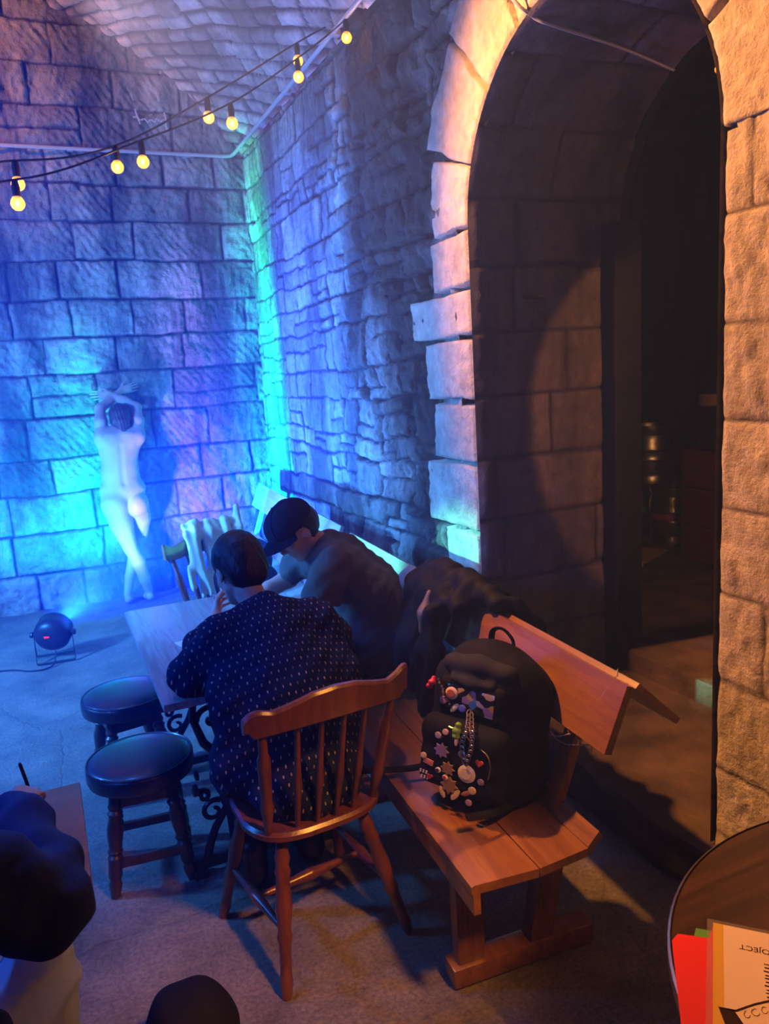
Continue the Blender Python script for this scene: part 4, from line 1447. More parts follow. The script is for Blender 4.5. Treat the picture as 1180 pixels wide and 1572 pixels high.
# crest rail: wavy top, ears, curved back
bm = bmesh.new()
top = [(-1, .866), (-.93, .884), (-.84, .888), (-.70, .880), (-.50, .893), (-.25, .912), (0, .918), (.25, .912), (.50, .893), (.70, .880), (.84, .892), (.94, .908), (1, .905)]
rows_ = []
for k in range(41):
    t = -1 + 2 * k / 40
    z1 = np.interp(t, [a for a, _ in top], [b for _, b in top])
    z0 = .800 + .016 * (1 - t * t) + (.022 if abs(t) > .93 else 0)
    x = t * .252; y = -.300 + .042 * t * t
    w = .013
    loop = []
    for (dy, z) in ((-w, z0 + .006), (-w, z1 - .008), (-w * .5, z1), (w * .5, z1), (w, z1 - .008), (w, z0 + .006), (w * .5, z0), (-w * .5, z0)):
        loop.append(bm.verts.new((x, y + dy - (z - .80) * .16, z)))
    rows_.append(loop)
for i in range(40):
    for k in range(8): bm.faces.new((rows_[i][k], rows_[i][(k + 1) % 8], rows_[i + 1][(k + 1) % 8], rows_[i + 1][k]))
bm.faces.new(rows_[0]); bm.faces.new(rows_[-1][::-1])
bm_obj('crest_rail', bm, M_chair, ch)
for i, t in enumerate((-.80, -.42, -.14, .14, .42, .80)):
    bm = bmesh.new()
    thick = abs(t) > .7
    p = (t * .215, -.185 + .05 * abs(t) ** 2, .44); q = (t * .252, -.295 + .042 * t * t, .815)
    pr = [(0, .013), (.15, .014), (.3, .021), (.34, .016), (.6, .019), (.75, .020), (.8, .014), (1, .013)] if thick else [(0, .007), (.3, .010), (.45, .014), (.6, .010), (1, .007)]
    turned(bm, p, q, pr)
    bm_obj('back_post' if thick else 'spindle', bm, M_chair, ch)
tag(ch, 'reddish brown spindle-back wooden chair with wavy crest rail, under the dotted-shirt sitter', 'chair')


# pew-like benches
def make_bench(name, loc, rz, length, posts, ends, ledge=False, M_board=None):
    M_board = M_board or M_pine
    be = empty(name, loc, rz)
    L_ = length
    def plank(n_, prof, m=None, y0=0.0, y1=None):
        m = m or M_board
        bm = bmesh.new()
        y1 = L_ if y1 is None else y1
        nn = 14
        rg = []
        for k in range(nn + 1):
            y = y0 + (y1 - y0) * k / nn
            rg.append([bm.verts.new((x, y, z)) for x, z in prof])
        m_ = len(prof)
        for i in range(nn):
            for k in range(m_): bm.faces.new((rg[i][k], rg[i][(k + 1) % m_], rg[i + 1][(k + 1) % m_], rg[i + 1][k]))
        bm.faces.new(rg[0]); bm.faces.new(rg[-1][::-1])
        es = [e for e in bm.edges if len(e.link_faces) == 2 and e.calc_face_angle(0) > .6]
        bmesh.ops.bevel(bm, geom=es, offset=.003, segments=2, affect='EDGES')
        return bm_obj(n_, bm, m, be)
    plank('seat_plank', [(0, .424), (.197, .416), (.197, .441), (.008, .450), (0, .446)])
    plank('seat_plank', [(.201, .416), (.350, .432), (.350, .456), (.201, .441)])
    plank('seat_plank', [(.354, .432), (.398, .480), (.386, .496), (.350, .460)])
    plank('seat_apron', [(.004, .365), (.024, .365), (.024, .424), (.004, .424)])
    plank('backrest_board', [(.405, .715), (.428, .708), (.500, .885), (.480, .893)])
    if ledge:
        plank('rear_board', [(.506, .880), (.520, .892), (.655, .762), (.642, .748)])
    for y in posts:
        bm = bmesh.new(); add_bar(bm, (.345, y, .40), (.512, y, .872), .055, .030, .003, up=(1, 0, 0)); bm_obj('post', bm, M_pine_z, be)
    for y in ends:
        bm = bmesh.new(); add_box(bm, (.245, y, .036), (.47, .075, .062), bevel=.010); bm_obj('foot', bm, M_board, be)
        bm = bmesh.new(); add_box(bm, (.075, y, .24), (.085, .045, .36), bevel=.004); bm_obj('leg', bm, M_pine_z, be)
        bm = bmesh.new(); add_bar(bm, (.30, y, .06), (.375, y, .44), .055, .075, .004, up=(1, 0, 0)); bm_obj('leg', bm, M_pine_z, be)
        bm = bmesh.new(); add_box(bm, (.20, y, .392), (.36, .045, .045), bevel=.004); bm_obj('bearer', bm, M_pine_z, be)
    return be


bench = make_bench('bench', (.853, 1.545, 0), -math.atan(.068), 1.42, (.20, .86, 1.30), (.20, 1.24), True)
tag(bench, 'nearest bench, orange varnished wood, carrying the backpack', 'bench', 'wooden benches along the side wall')
M_save = (M_pine, M_pine_z)
M_pale = wood_mat('pale worn bench wood', (.38, .36, .33), (.56, .54, .50), .45, 'y', coat=.3)
M_pine_z = M_pale
bench2 = make_bench('bench', (.955, 2.99, 0), -math.atan(.060), .93, (.12, .80), (.14, .78), False, M_pale)
tag(bench2, 'middle pale wooden bench under the sitter in the cap', 'bench', 'wooden benches along the side wall')
bench3 = make_bench('bench', (1.04, 4.13, 0), -math.atan(.055), 2.25, (.20, 1.12, 2.05), (.20, 2.05), False, M_pale)
tag(bench3, 'farthest pale wooden bench in the corner by the end wall', 'bench', 'wooden benches along the side wall')
M_pine, M_pine_z = M_save

# fairy-light wire at the bench end
M_wire = mat('clear fairy light wire', (.45, .38, .34), .4)
fl = empty('fairy_lights', (1.33, 1.58, .80))
O = Vector((1.33, 1.58, .80))
bm = bmesh.new()
main = curve_pts([(1.345, 1.563, .905), (1.335, 1.575, .885), (1.310, 1.60, .825), (1.292, 1.635, .762), (1.282, 1.665, .715), (1.270, 1.70, .690), (1.262, 1.735, .672), (1.262, 1.76, .668)], 30)
add_tube(bm, [p - O for p in main], .0013, 5)
m2_ = curve_pts([(1.262, 1.76, .668), (1.275, 1.715, .655), (1.285, 1.67, .668), (1.295, 1.625, .685), (1.300, 1.585, .700)], 20)
add_tube(bm, [p - O for p in m2_], .0013, 5)
bm_obj('wire', bm, M_wire, fl)
M_fb = mat('unlit fairy bulb', (.62, .52, .42), .3)
for p, d in (((1.343, 1.565, .898), (.3, .2, .9)), ((1.328, 1.583, .868), (-.2, -.6, -.7)), ((1.294, 1.632, .766), (.2, -.7, -.5)), ((1.278, 1.69, .690), (-.2, .2, .9)),
             ((1.262, 1.74, .670), (-.5, .3, .7)), ((1.264, 1.755, .668), (-.3, .8, -.3)), ((1.285, 1.665, .668), (0, -.2, 1)), ((1.296, 1.615, .690), (-.1, -.1, -1))):
    bm = bmesh.new(); add_lathe(bm, [(0, 0), (.0022, .001), (.0025, .016), (.001, .021), (0, .022)], Vector(p) - O, d, 8)
    bm_obj('bulb', bm, M_fb, fl)
tag(fl, 'thin unlit fairy light wire tied around the near end of the bench back', 'fairy lights')

# ------------------------------------------------------------------ jacket thrown over the bench back
M_jacket = mat('black jacket cloth', (.007, .007, .012), .62, spec=.4, bump=.0015, bscale=200)
M_jlin = mat('brown jacket lining', (.16, .095, .05), .5, bump=.001, bscale=200)
JO = (1.34, 2.62, .45)
G = Flesh(.0075, .03)
for y, xo, zb, zt in ((2.50, 0, .48, .90), (2.60, .015, .53, .92), (2.68, -.01, .58, .91), (2.74, .01, .62, .89)):
    G.chain([(1.215 + xo + (y - 2.5) * .06, y, zb), (1.24 + xo + (y - 2.5) * .06, y, .70), (1.315 + (y - 2.5) * .06, y, zt)], [.034, .040, .040], k=.04)
for y in (2.38, 2.46, 2.55, 2.64, 2.72):
    G.chain([(1.31, y, .895), (1.385, y, .945 - abs(y - 2.55) * .07), (1.47, y, .90)], [.040, .040, .038], k=.04)
for y in (2.22, 2.32, 2.45, 2.58, 2.70):
    G.chain([(1.455, y, .905), (1.53, y, .80), (1.55, y, .60)], [.038, .036, .034], k=.04)
G.chain([(1.40, 2.24, .925), (1.39, 2.40, .955), (1.38, 2.60, .965), (1.37, 2.69, .94)], [.034, .042, .046, .034], k=.03)   # rolled collar
G.chain([(1.245, 2.47, .86), (1.235, 2.44, .72), (1.215, 2.47, .50)], [.030, .034, .026], k=.02)        # sleeve
jk = G.mesh('jacket', M_jacket, None, origin=JO, noise=lambda X, Y, Z: (-.009 * np.abs(np.sin(Y * 24 + 1.6 * np.sin(Z * 9) + 1.2 * np.sin(X * 12))) + .004 * np.sin(Y * 70 + Z * 26 + 2 * np.sin(Z * 14)) + .003).astype(np.float32))
jk.location = JO
G = Flesh(.006, .02)
G.chain([(1.275, 2.53, .915), (1.252, 2.525, .84), (1.235, 2.53, .77)], [.012, .030, .014])
G.mesh('lining', M_jlin, jk, origin=JO)
tag(jk, 'black jacket thrown over the bench back between backpack and capped sitter', 'jacket')

# ------------------------------------------------------------------ backpack
M_bag = mat('black backpack nylon', (.010, .010, .013), .7, bump=.0012, bscale=450)
M_bag2 = mat('matt black flap', (.028, .028, .034), .8, bump=.001, bscale=300)
M_zip = mat('tarnished gold chain', (.70, .55, .30), .3, metal=1.0)
bp_ = empty('backpack', (1.10, 1.915, .452), R(22))
bp_.rotation_euler = (R(0), R(14), R(24))
bp_.scale = (1.08, 1.14, .93)
G = Flesh(.006, .03)
for y in (-.085, -.03, .03, .085):
    G.cap((.0, y, .085), (.0, y, .36), .085, .080, k=.05)
    G.cap((.03, y, .085), (.03, y, .37), .075, .070, k=.05)
G.chain([(.01, -.06, .42), (.015, 0, .435), (.01, .06, .42)], [.055, .06, .055], k=.06)
G.ell((0, 0, -.085), (.3, .3, .088), op='-', k=.012)
bagbody = G.mesh('body', M_bag, bp_, noise=lambda X, Y, Z: (.003 * np.sin(Z * 30 + 2 * np.sin(Y * 20)) + .002 * np.sin(Y * 60 + X * 30)).astype(np.float32))
G = Flesh(.005, .02)
for z in (.06, .12, .18, .215): G.cap((-.095, -.095, z), (-.095, .095, z), .040, .040, k=.03)
G.mesh('front_pocket', M_bag, bp_)
G = Flesh(.005, .02)
for z in (.275, .32, .36): G.cap((-.075, -.085, z), (-.075, .085, z), .022, .022, k=.03)
G.mesh('window_pocket', M_bag, bp_)
G = Flesh(.005, .02)
G.chain([(-.055, -.085, .418), (-.062, 0, .425), (-.055, .085, .418)], [.034, .034, .034], k=.03)
G.chain([(-.088, -.06, .375), (-.090, 0, .370), (-.088, .06, .375)], [.013, .014, .013], k=.03)
G.mesh('flap', M_bag2, bp_)
bm = bmesh.new()
pts = curve_pts([(.045, -.035, .47), (.03, -.040, .515), (.02, -.010, .548), (.02, .020, .535), (.035, .030, .475)], 24)
add_tube(bm, pts, .011, 8, flat=.45)
bm_obj('handle', bm, M_bag, bp_)
for pts in (curve_pts([(.02, .14, .045), (-.06, .20, .020), (-.13, .245, .012), (-.185, .275, .010)], 18), curve_pts([(-.02, -.13, .03), (-.10, -.125, .014), (-.15, -.115, .010), (-.205, -.095, .008)], 18)):
    bm = bmesh.new(); add_tube(bm, pts, .0115, 8, flat=.3)
    bm_obj('strap', bm, M_bag, bp_)
for s in (-1, 1):
    bm = bmesh.new(); add_tube(bm, curve_pts([(.085, s * .07, .41), (.125, s * .085, .36), (.13, s * .095, .24), (.10, s * .11, .08)], 20), .020, 8, flat=.4)
    bm_obj('shoulder_strap', bm, M_bag, bp_)
# silvery PVC window with bright foil bits in it
M_foil = bpy.data.materials.new('iridescent foil window'); M_foil.use_nodes = True
nt = M_foil.node_tree; N = nt.nodes; L = nt.links; b = N['Principled BSDF']
b.inputs['Metallic'].default_value = .6; b.inputs['Roughness'].default_value = .22; b.inputs['Coat Weight'].default_value = 1
tc = N.new('ShaderNodeTexCoord'); vo = N.new('ShaderNodeTexVoronoi'); vo.inputs['Scale'].default_value = 45
L.new(tc.outputs['Object'], vo.inputs['Vector'])
cr = N.new('ShaderNodeValToRGB'); cr.color_ramp.interpolation = 'CONSTANT'
for i, (p, c) in enumerate(((0, (.02, .02, .03)), (.35, (.55, .35, .65)), (.5, (.02, .02, .04)), (.6, (.9, .6, .2)), (.72, (.1, .4, .8)), (.8, (.7, .7, .8)))):
    e = cr.color_ramp.elements[i] if i < 2 else cr.color_ramp.elements.new(p)
    e.position = p; e.color = (*c, 1)
sx_ = N.new('ShaderNodeSeparateColor'); L.new(vo.outputs['Color'], sx_.inputs[0]); L.new(sx_.outputs[0], cr.inputs[0]); L.new(cr.outputs[0], b.inputs['Base Color'])
bm = bmesh.new()
add_box(bm, (-.098, -.003, .318), (.004, .150, .075), bevel=.001)
tag(bm_obj('foil_window', bm, M_foil, bp_), 'shiny iridescent foil window')


def badge(y, z, r, col, kind='round', tilt=0.0, x=-.137, name='badge', lab=None, metal=0.0, ring=None):
    bm = bmesh.new()
    if kind == 'round':
        add_lathe(bm, [(0, -.001), (r, 0), (r, .002), (r * .85, .004), (0, .0055)], (x, y, z), (-1, 0, .05), 22)
    elif kind == 'star':
        pts = []
        for k in range(16):
            a = 2 * math.pi * k / 16; rr_ = r if k % 2 == 0 else r * .66
            pts.append((rr_ * math.cos(a), rr_ * math.sin(a)))
        A = [bm.verts.new((x, y + p[0], z + p[1])) for p in pts]; B = [bm.verts.new((x - .004, y + p[0] * .9, z + p[1] * .9)) for p in pts]
        bm.faces.new(A); bm.faces.new(B[::-1])
        for k in range(16): bm.faces.new((A[k], A[(k + 1) % 16], B[(k + 1) % 16], B[k]))
    elif kind == 'oval':
        add_lathe(bm, [(0, -.001), (r, 0), (r, .002), (0, .005)], (0, 0, 0), (-1, 0, .05), 20)
        bmesh.ops.transform(bm, matrix=Matrix.Translation((x, y, z)) @ Matrix.Rotation(tilt, 4, 'X') @ Matrix.Diagonal((1, .55, 1.3, 1)), verts=bm.verts)
    elif kind == 'heart':
        pts = [(16 * math.sin(t) ** 3 / 16 * r, (13 * math.cos(t) - 5 * math.cos(2 * t) - 2 * math.cos(3 * t) - math.cos(4 * t)) / 16 * r) for t in [2 * math.pi * k / 24 for k in range(24)]]
        A = [bm.verts.new((x, y + p[0], z + p[1])) for p in pts]; B = [bm.verts.new((x - .004, y + p[0] * .85, z + p[1] * .85)) for p in pts]
        bm.faces.new(A); bm.faces.new(B[::-1])
        for k in range(24): bm.faces.new((A[k], A[(k + 1) % 24], B[(k + 1) % 24], B[k]))
    else:
        add_box(bm, (x, y, z), (.004, r * 2, r * 1.1), Matrix.Rotation(tilt, 3, 'X'), .001)
    o = bm_obj(name, bm, mat('badge enamel', col, .3, metal=metal, coat=.4), bp_)
    if lab: tag(o, lab)
    if ring:
        bm = bmesh.new(); add_lathe(bm, [(0, 0), (r * .62, 0), (r * .62, .0012), (0, .0018)], (x - .0052, y, z), (-1, 0, .05), 18)
        bm_obj('badge_face', bm, mat('badge print', ring, .4), o)
    return o


badge(-.040, .105, .027, (.70, .58, .34), ring=(.50, .40, .22), lab='large round cream badge')
badge(.045, .150, .026, (.22, .15, .32), 'star', lab='purple starburst badge')
badge(.020, .100, .024, (.24, .15, .08), 'star', lab='brown starburst badge')
badge(.010, .050, .030, (.22, .14, .07), 'star')
badge(.102, .115, .010, (.55, .42, .22)); badge(.000, .195, .012, (.60, .48, .26), 'oval', .1)
badge(.085, .100, .016, (.60, .20, .12), 'bar', .15, lab='red and white bar badge')
badge(.050, .085, .009, (.65, .60, .55), ring=(.05, .02, .02)); badge(.025, .070, .009, (.70, .62, .50), ring=(.3, .05, .02))
badge(.075, .055, .010, (.35, .03, .03), 'heart'); badge(-.075, .150, .013, (.45, .06, .03), 'heart', lab='dark red heart badge')
badge(-.012, .028, .016, (.55, .42, .22), 'oval', .5, lab='oval wooden badge'); badge(.030, .022, .014, (.48, .36, .20), 'oval', -.5)
badge(-.062, .060, .012, (.45, .32, .14)); badge(-.020, .160, .012, (.10, .12, .20)); badge(-.045, .045, .013, (.30, .12, .07), 'oval', 1.0)
badge(.060, .195, .011, (.35, .27, .30)); badge(-.085, .095, .010, (.16, .12, .20)); badge(.038, .212, .010, (.60, .42, .32)); badge(-.055, .020, .010, (.25, .16, .22))
badge(.052, .330, .020, (.85, .55, .25), x=-.106, ring=(.45, .10, .02), lab='round orange badge with a red centre')
badge(.078, .300, .013, (.60, .25, .30), x=-.103); badge(.040, .285, .014, (.75, .62, .30), 'oval', .6, x=-.103); badge(.015, .290, .012, (.10, .12, .45), x=-.103)
# little lettered sticker in white strokes on the pocket's lower corner
bm = bmesh.new()
for k in range(3): add_box(bm, (-.1372, .108 - .010 * k, .064), (.0012, .0055 - .001 * (k % 2), .011), Matrix.Rotation(.15, 3, 'X'))
for k in range(3): add_box(bm, (-.1366, .103 - .010 * k, .047), (.0012, .0055 - .001 * ((k + 1) % 2), .011), Matrix.Rotation(.15, 3, 'X'))
bm_obj('sticker_letters', bm, mat('cream print', (.55, .48, .40), .6), bp_)
# hanging gold chain loops
bm = bmesh.new()
def link(c, d, r=.0085, w=.0017):
    d = Vector(d).normalized(); u = d.cross(Vector((-1, 0, 0))).normalized()
    pts = [Vector(c) + d * (r * 1.35 * math.cos(a)) + u * (r * .75 * math.sin(a)) for a in [2 * math.pi * k / 12 for k in range(13)]]
    add_tube(bm, pts, w, 5)
for path in ([(-.112, -.012, .285), (-.140, -.030, .245), (-.146, -.022, .195), (-.147, -.038, .135)], [(-.112, -.020, .280), (-.142, -.046, .240), (-.147, -.052, .190), (-.147, -.040, .135)]):
    pts = curve_pts(path, 20)
    for i in range(0, len(pts) - 1, 2): link(pts[i], pts[i + 1] - pts[i])
bm_obj('chain', bm, M_zip, bp_)
bm = bmesh.new()
add_tube(bm, curve_pts([(-.137, .030, .232), (-.139, -.010, .228), (-.139, -.040, .210), (-.139, -.052, .175)], 16), .0022, 6)
add_tube(bm, curve_pts([(-.137, -.075, .195), (-.139, -.098, .18), (-.137, -.108, .15), (-.137, -.105, .11)], 16), .0022, 6)
bm_obj('zip', bm, M_zip, bp_)
G = Flesh(.003, .006)
G.ell((-.150, -.004, .232), (.012, .013, .013)); G.ell((-.150, -.008, .252), (.009, .009, .009)); G.ell((-.150, -.004, .214), (.011, .011, .010))
tag(G.mesh('charm', mat('green rubber', (.20, .38, .05), .4), bp_), 'small green rubber charm')
G = Flesh(.003, .006)
G.ell((-.118, .112, .352), (.011, .012, .010)); G.ell((-.112, .125, .335), (.010, .010, .010)); G.ell((-.112, .112, .366), (.007, .007, .007))
tag(G.mesh('charm', mat('red beads', (.75, .03, .04), .3), bp_), 'bright red bead charm')
bm = bmesh.new()
for k in range(9):
    a = k * .7
    add_lathe(bm, [(0, -.005), (.005, 0), (0, .005)], (-.112 - .008 * math.sin(a), .090 - .006 * k * .6 + .006 * math.cos(a * 1.7), .365 - .009 * k), (0, 1, 0), 8)
bm_obj('bead_charm', bm, mat('clear beads', (.55, .50, .60), .15, metal=.5), bp_)
tag(bp_, 'black backpack covered in badges and chains, standing on the near bench', 'backpack')

# ------------------------------------------------------------------ stage can light on the floor
M_can = mat('black powder-coated steel', (.014, .015, .022), .42, spec=.5)
pl = empty('stage_can', (-.09, 5.40, 0))
O = Vector((-.09, 5.40, 0))
c0 = Vector((-.085, 5.40, .185)); ax = Vector((.30, .88, .36)).normalized()
bm = bmesh.new()
add_lathe(bm, [(0, -.075), (.060, -.073), (.098, -.055), (.115, -.030), (.118, .015), (.112, .025), (.112, .080), (.108, .080), (.100, .060), (.0, .058)], c0 - O, ax, 40)
can = bm_obj('housing', bm, M_can, pl)
bm = bmesh.new()
u = ax.cross(Vector((0, 0, 1))).normalized(); w_ = u.cross(ax)
back = c0 - O - ax * .0735
add_box(bm, back + w_ * .030 + u * -.012, (.042, .003, .016), Matrix((u, ax, w_)).transposed())
bm_obj('display_panel', bm, mat('display glass', (.02, .0, .0), .1), can)
bm = bmesh.new()
for k in range(4):
    cx_ = -.026 + k * .0085
    for (dx, dz, sx, sz) in ((0, .005, .005, .0012), (0, 0, .005, .0012), (0, -.005, .005, .0012), (-.0027, .0025, .0012, .004), (.0027, .0025, .0012, .004), (.0027, -.0025, .0012, .004)):
        if k == 3 and dx == 0: continue
        add_box(bm, back - ax * .003 + w_ * (.030 + dz) + u * (cx_ + dx), (sx, .0015, sz), Matrix((u, ax, w_)).transposed())
bm_obj('display_digits', bm, mat('red LED', (.3, 0, 0), .4, emit=(1, .02, .05), estr=5), can)
bm = bmesh.new()
for k in range(7):
    a = 2 * math.pi * k / 6
    rr_ = 0 if k == 6 else .058
    cc = c0 - O + ax * .060 + u * rr_ * math.cos(a) + w_ * rr_ * math.sin(a)
    add_lathe(bm, [(.020, 0), (.020, .004), (0, .009)], cc, ax, 14)
bm_obj('lens', bm, mat('LED lens', (.1, .1, .1), .1, emit=(.1, .6, 1), estr=6), can)
for s in (-1, 1):
    bm = bmesh.new(); add_lathe(bm, [(0, 0), (.011, 0), (.011, .014), (.020, .015), (.020, .030), (.017, .034), (0, .034)], c0 - O + u * s * .112, u * s, 16)
    bm_obj('knob', bm, M_can, pl)
pv = [c0 - O + u * s * .124 for s in (-1, 1)]
for fy, nm in ((-.075, 'yoke'), (.105, 'yoke')):
    bm = bmesh.new()
    fl_ = [Vector((pv[0].x, pv[0].y * .3 + fy - .0, .012)), Vector((pv[1].x, pv[1].y * .3 + fy, .012))]
    for k in (0, 1): add_bar(bm, pv[k], fl_[k], .026, .005, up=(1, 0, 0))
    add_bar(bm, fl_[0], fl_[1], .026, .005)
    bm_obj(nm, bm, M_can, pl)
tag(pl, 'black round stage can light on floor yoke, red digits on its back', 'stage light')
bm = bmesh.new()
add_tube(bm, curve_pts([(-.08, 5.33, .085), (-.10, 5.27, .02), (-.16, 5.23, .008), (-.25, 5.25, .007), (-.34, 5.33, .007), (-.45, 5.36, .007), (-.62, 5.30, .007), (-.9, 5.42, .007), (-1.3, 5.35, .007)], 60), .0055, 7)
tag(bm_obj('power_cable', bm, mat('black cable rubber', (.02, .02, .026), .4)), 'black power cable running left along the floor from the stage can', 'cable')

# ------------------------------------------------------------------ cable and festoon strings
M_pipe = mat('galvanised conduit', (.50, .50, .52), .45, metal=.2)
bm = bmesh.new()
add_tube(bm, [Vector(p) for p in [(1.75, -3.0, 3.615), (1.755, 4.2, 3.60), (1.755, 6.60, 3.585), (1.74, 6.67, 3.583), (1.68, 6.685, 3.582), (-2.7, 6.685, 3.57)]], .014, 8)
for p in ((1.775, 5.2, 3.595), (1.775, 4.3, 3.60), (1.775, 3.2, 3.60), (1.4, 6.70, 3.582), (.5, 6.70, 3.578), (-.3, 6.70, 3.576)):
    add_box(bm, p, (.045, .045, .030), bevel=.006)
tag(bm_obj('conduit', bm, M_pipe), 'pale conduit pipe running round both walls below the vault', 'pipe')
bm = bmesh.new()
add_tube(bm, curve_pts([(1.76, 2.66, 3.15), (1.79, 2.60, 3.05), (1.86, 2.585, 3.000), (1.95, 2.572, 2.975), (2.3, 2.62, 2.955), (2.63, 2.68, 2.925)], 30), .007, 7)
add_tube(bm, [Vector((1.76, 2.66, 3.15)), Vector((1.755, 2.70, 3.60))], .011, 7)
tag(bm_obj('cable_pipe', bm, M_pipe), 'pale cable pipe bending from the arch crown into the passage', 'pipe')
bm = bmesh.new(); add_lathe(bm, [(0, 0), (.012, 0), (.012, .05), (.008, .055), (0, .055)], (1.93, 1.74, 2.545), (-.15, 1, .1), 12)
tag(bm_obj('pipe_end', bm, mat('yellow plastic', (.75, .42, .02), .4)), 'short yellow pipe end poking out of the near side of the arch', 'pipe')

M_glass = mat('amber bulb glass', (1, .55, .10), .08, emit=(1, .44, .02), estr=.75, alpha=.6)
M_fil = mat('glowing filament', (1, .6, .2), .5, emit=(1, .66, .14), estr=16)
M_sock = mat('black bulb socket', (.015, .013, .012), .5)


def festoon(name, ctrl, bulbs, label):
    o0 = Vector(bulbs[0])
    fs_ = empty(name, o0)
    bm = bmesh.new()
    add_tube(bm, [p - o0 for p in curve_pts(ctrl, 70)], .0045, 6)
    bm_obj('cable', bm, M_sock, fs_)
    for i, p in enumerate(bulbs):
        p = Vector(p) - o0
        bm = bmesh.new(); add_lathe(bm, [(0, .085), (.012, .085), (.016, .060), (.014, .024), (0, .024)], p, (0, 0, 1), 14)
        s_ = bm_obj('socket', bm, M_sock, fs_)
        bm = bmesh.new(); add_lathe(bm, [(0, -.028), (.012, -.026), (.022, -.018), (.0275, -.004), (.025, .010), (.017, .022), (.012, .028), (0, .028)], p, (0, 0, 1), 20)
        b_ = bm_obj('bulb', bm, M_glass, fs_)
        bm = bmesh.new(); add_lathe(bm, [(0, -.015), (.006, -.012), (.009, -.003), (.007, .009), (0, .014)], p, (0, 0, 1), 12)
        bm_obj('filament', bm, M_fil, b_)
        l = lamp('POINT', 'bulb_light', p, None, 1.1, (1.0, .50, .12), .03)
        l.parent = fs_
    return tag(fs_, label, 'string lights', 'festoon bulb strings')


def up(p, d=.088): return (p[0], p[1], p[2] + d)


BA = [(1.542, 4.3, 3.439), (.953, 4.0, 3.022), (.474, 3.8, 2.723), (.055, 3.6, 2.59)]
BB = [(1.752, 4.1, 3.50), (1.467, 4.1, 3.283), (1.027, 3.85, 2.956), (.580, 3.75, 2.737), (.043, 3.5, 2.493)]
festoon('festoon_lights', [(1.775, 4.45, 3.69)] + [up(p) for p in BA] + [(-.6, 3.35, 2.62), (-2.8, 2.7, 3.3)], BA, 'upper of the two amber bulb strings, four bulbs across the vault')
festoon('festoon_lights', [(1.79, 4.0, 3.66)] + [up(p) for p in BB] + [(-.6, 3.2, 2.52), (-2.8, 2.3, 3.2)], BB, 'lower of the two amber bulb strings, five bulbs, one beside the side wall')

# chalk scrawl on the end wall above the conduit
M_chalk = mat('old chalk', (.62, .58, .60), .9)
YC = 6.705
ck = empty('chalk_scrawl', (1.12, YC, 3.83))
for path in ([(1.000, 3.842), (1.022, 3.846), (1.052, 3.826), (1.085, 3.836), (1.108, 3.812), (1.135, 3.834), (1.158, 3.818), (1.180, 3.842), (1.205, 3.826), (1.235, 3.840)],
             [(1.020, 3.905), (1.024, 3.875), (1.036, 3.84), (1.046, 3.795)], [(1.244, 3.895), (1.250, 3.845), (1.246, 3.80), (1.252, 3.765)],
             [(1.198, 4.05), (1.205, 4.00), (1.206, 3.972)], [(1.000, 4.02), (1.010, 3.98), (1.018, 3.965)]):
    bm = bmesh.new(); pp = curve_pts([(x - 1.12, 0, z - 3.83) for x, z in path], 30)
    add_tube(bm, pp, [.006 + .003 * math.sin(i * 2.1) for i in range(len(pp))], 5)
    bm_obj('stroke', bm, M_chalk, ck)
tag(ck, 'faint pale chalk scrawl high on the end wall', 'wall mark')

# ------------------------------------------------------------------ pale cloth over a chair at the table's far end
M_cloth = mat('pale green cotton', (.52, .62, .46), .9, bump=.0015, bscale=250)
CO = (.80, 3.98, 0)
sc_ = empty('spindle_chair', (.86, 4.05, 0), R(200))
for c in list(ch.children): pass
seat_c = [copy_tree(c, sc_) for c in list(ch.children)]
tag(sc_, 'dark wooden chair at the far end of the table, mostly hidden by pale cloth', 'chair')
G = Flesh(.0075, .02)
for k, (x, zb) in enumerate(((.685, .66), (.73, .60), (.78, .62), (.84, .70), (.90, .78), (.955, .86))):
    G.chain([(x, 4.27, zb + .2), (x, 4.32, .93), (x, 4.30, .975)], [.020, .022, .024], k=.03)
    G.chain([(x, 4.30, .975), (x - .01, 4.22, .94), (x - .015, 4.17, zb)], [.024, .024, .018], k=.03)
cl = G.mesh('cloth', M_cloth, None, origin=CO, noise=lambda X, Y, Z: (.008 * np.sin(X * 75 + 2 * np.sin(Z * 9)) + .003 * np.sin(X * 140 + Z * 20)).astype(np.float32))
cl.location = CO
tag(cl, 'pale green cloth hanging over the chair beyond the sitters', 'cloth')
G = Flesh(.008, .04)
G.ell((1.11, 4.75, .53), (.17, .26, .10)); G.ell((1.18, 4.95, .60), (.14, .16, .12)); G.ell((1.02, 4.60, .50), (.10, .12, .06)); G.chain([(1.0, 4.9, .47), (.98, 5.15, .50), (1.15, 5.3, .55)], [.05, .06, .06])
co = G.mesh('coat', M_jacket, None, origin=(1.11, 4.75, .44), noise=lambda X, Y, Z: (.010 * np.sin(X * 30 + Y * 18 + 2 * np.sin(Z * 20))).astype(np.float32)); co.location = (1.11, 4.75, .44)
tag(co, 'black coat heaped on the far bench near the corner', 'coat')

# ------------------------------------------------------------------ small table with board, lower left
sq = empty('small_table', (-.42, 1.93, 0))
bm = bmesh.new(); add_box(bm, (0, 0, .680), (.80, .46, .025), bevel=.004)
bm_obj('tabletop', bm, wood_mat('reddish tabletop', (.26, .12, .07), (.36, .18, .11), .5, 'x', coat=.1), sq)
bm = bmesh.new(); add_lathe(bm, [(0, .665), (.10, .665), (.04, .64), (.03, .60), (.03, .10), (.06, .05), (.20, .02), (.21, 0), (0, 0)], (0, 0, 0), seg=28)
bm_obj('pedestal', bm, M_iron, sq)
tag(sq, 'small reddish-brown wooden table at the left edge, before the navy sweater sitter', 'table')
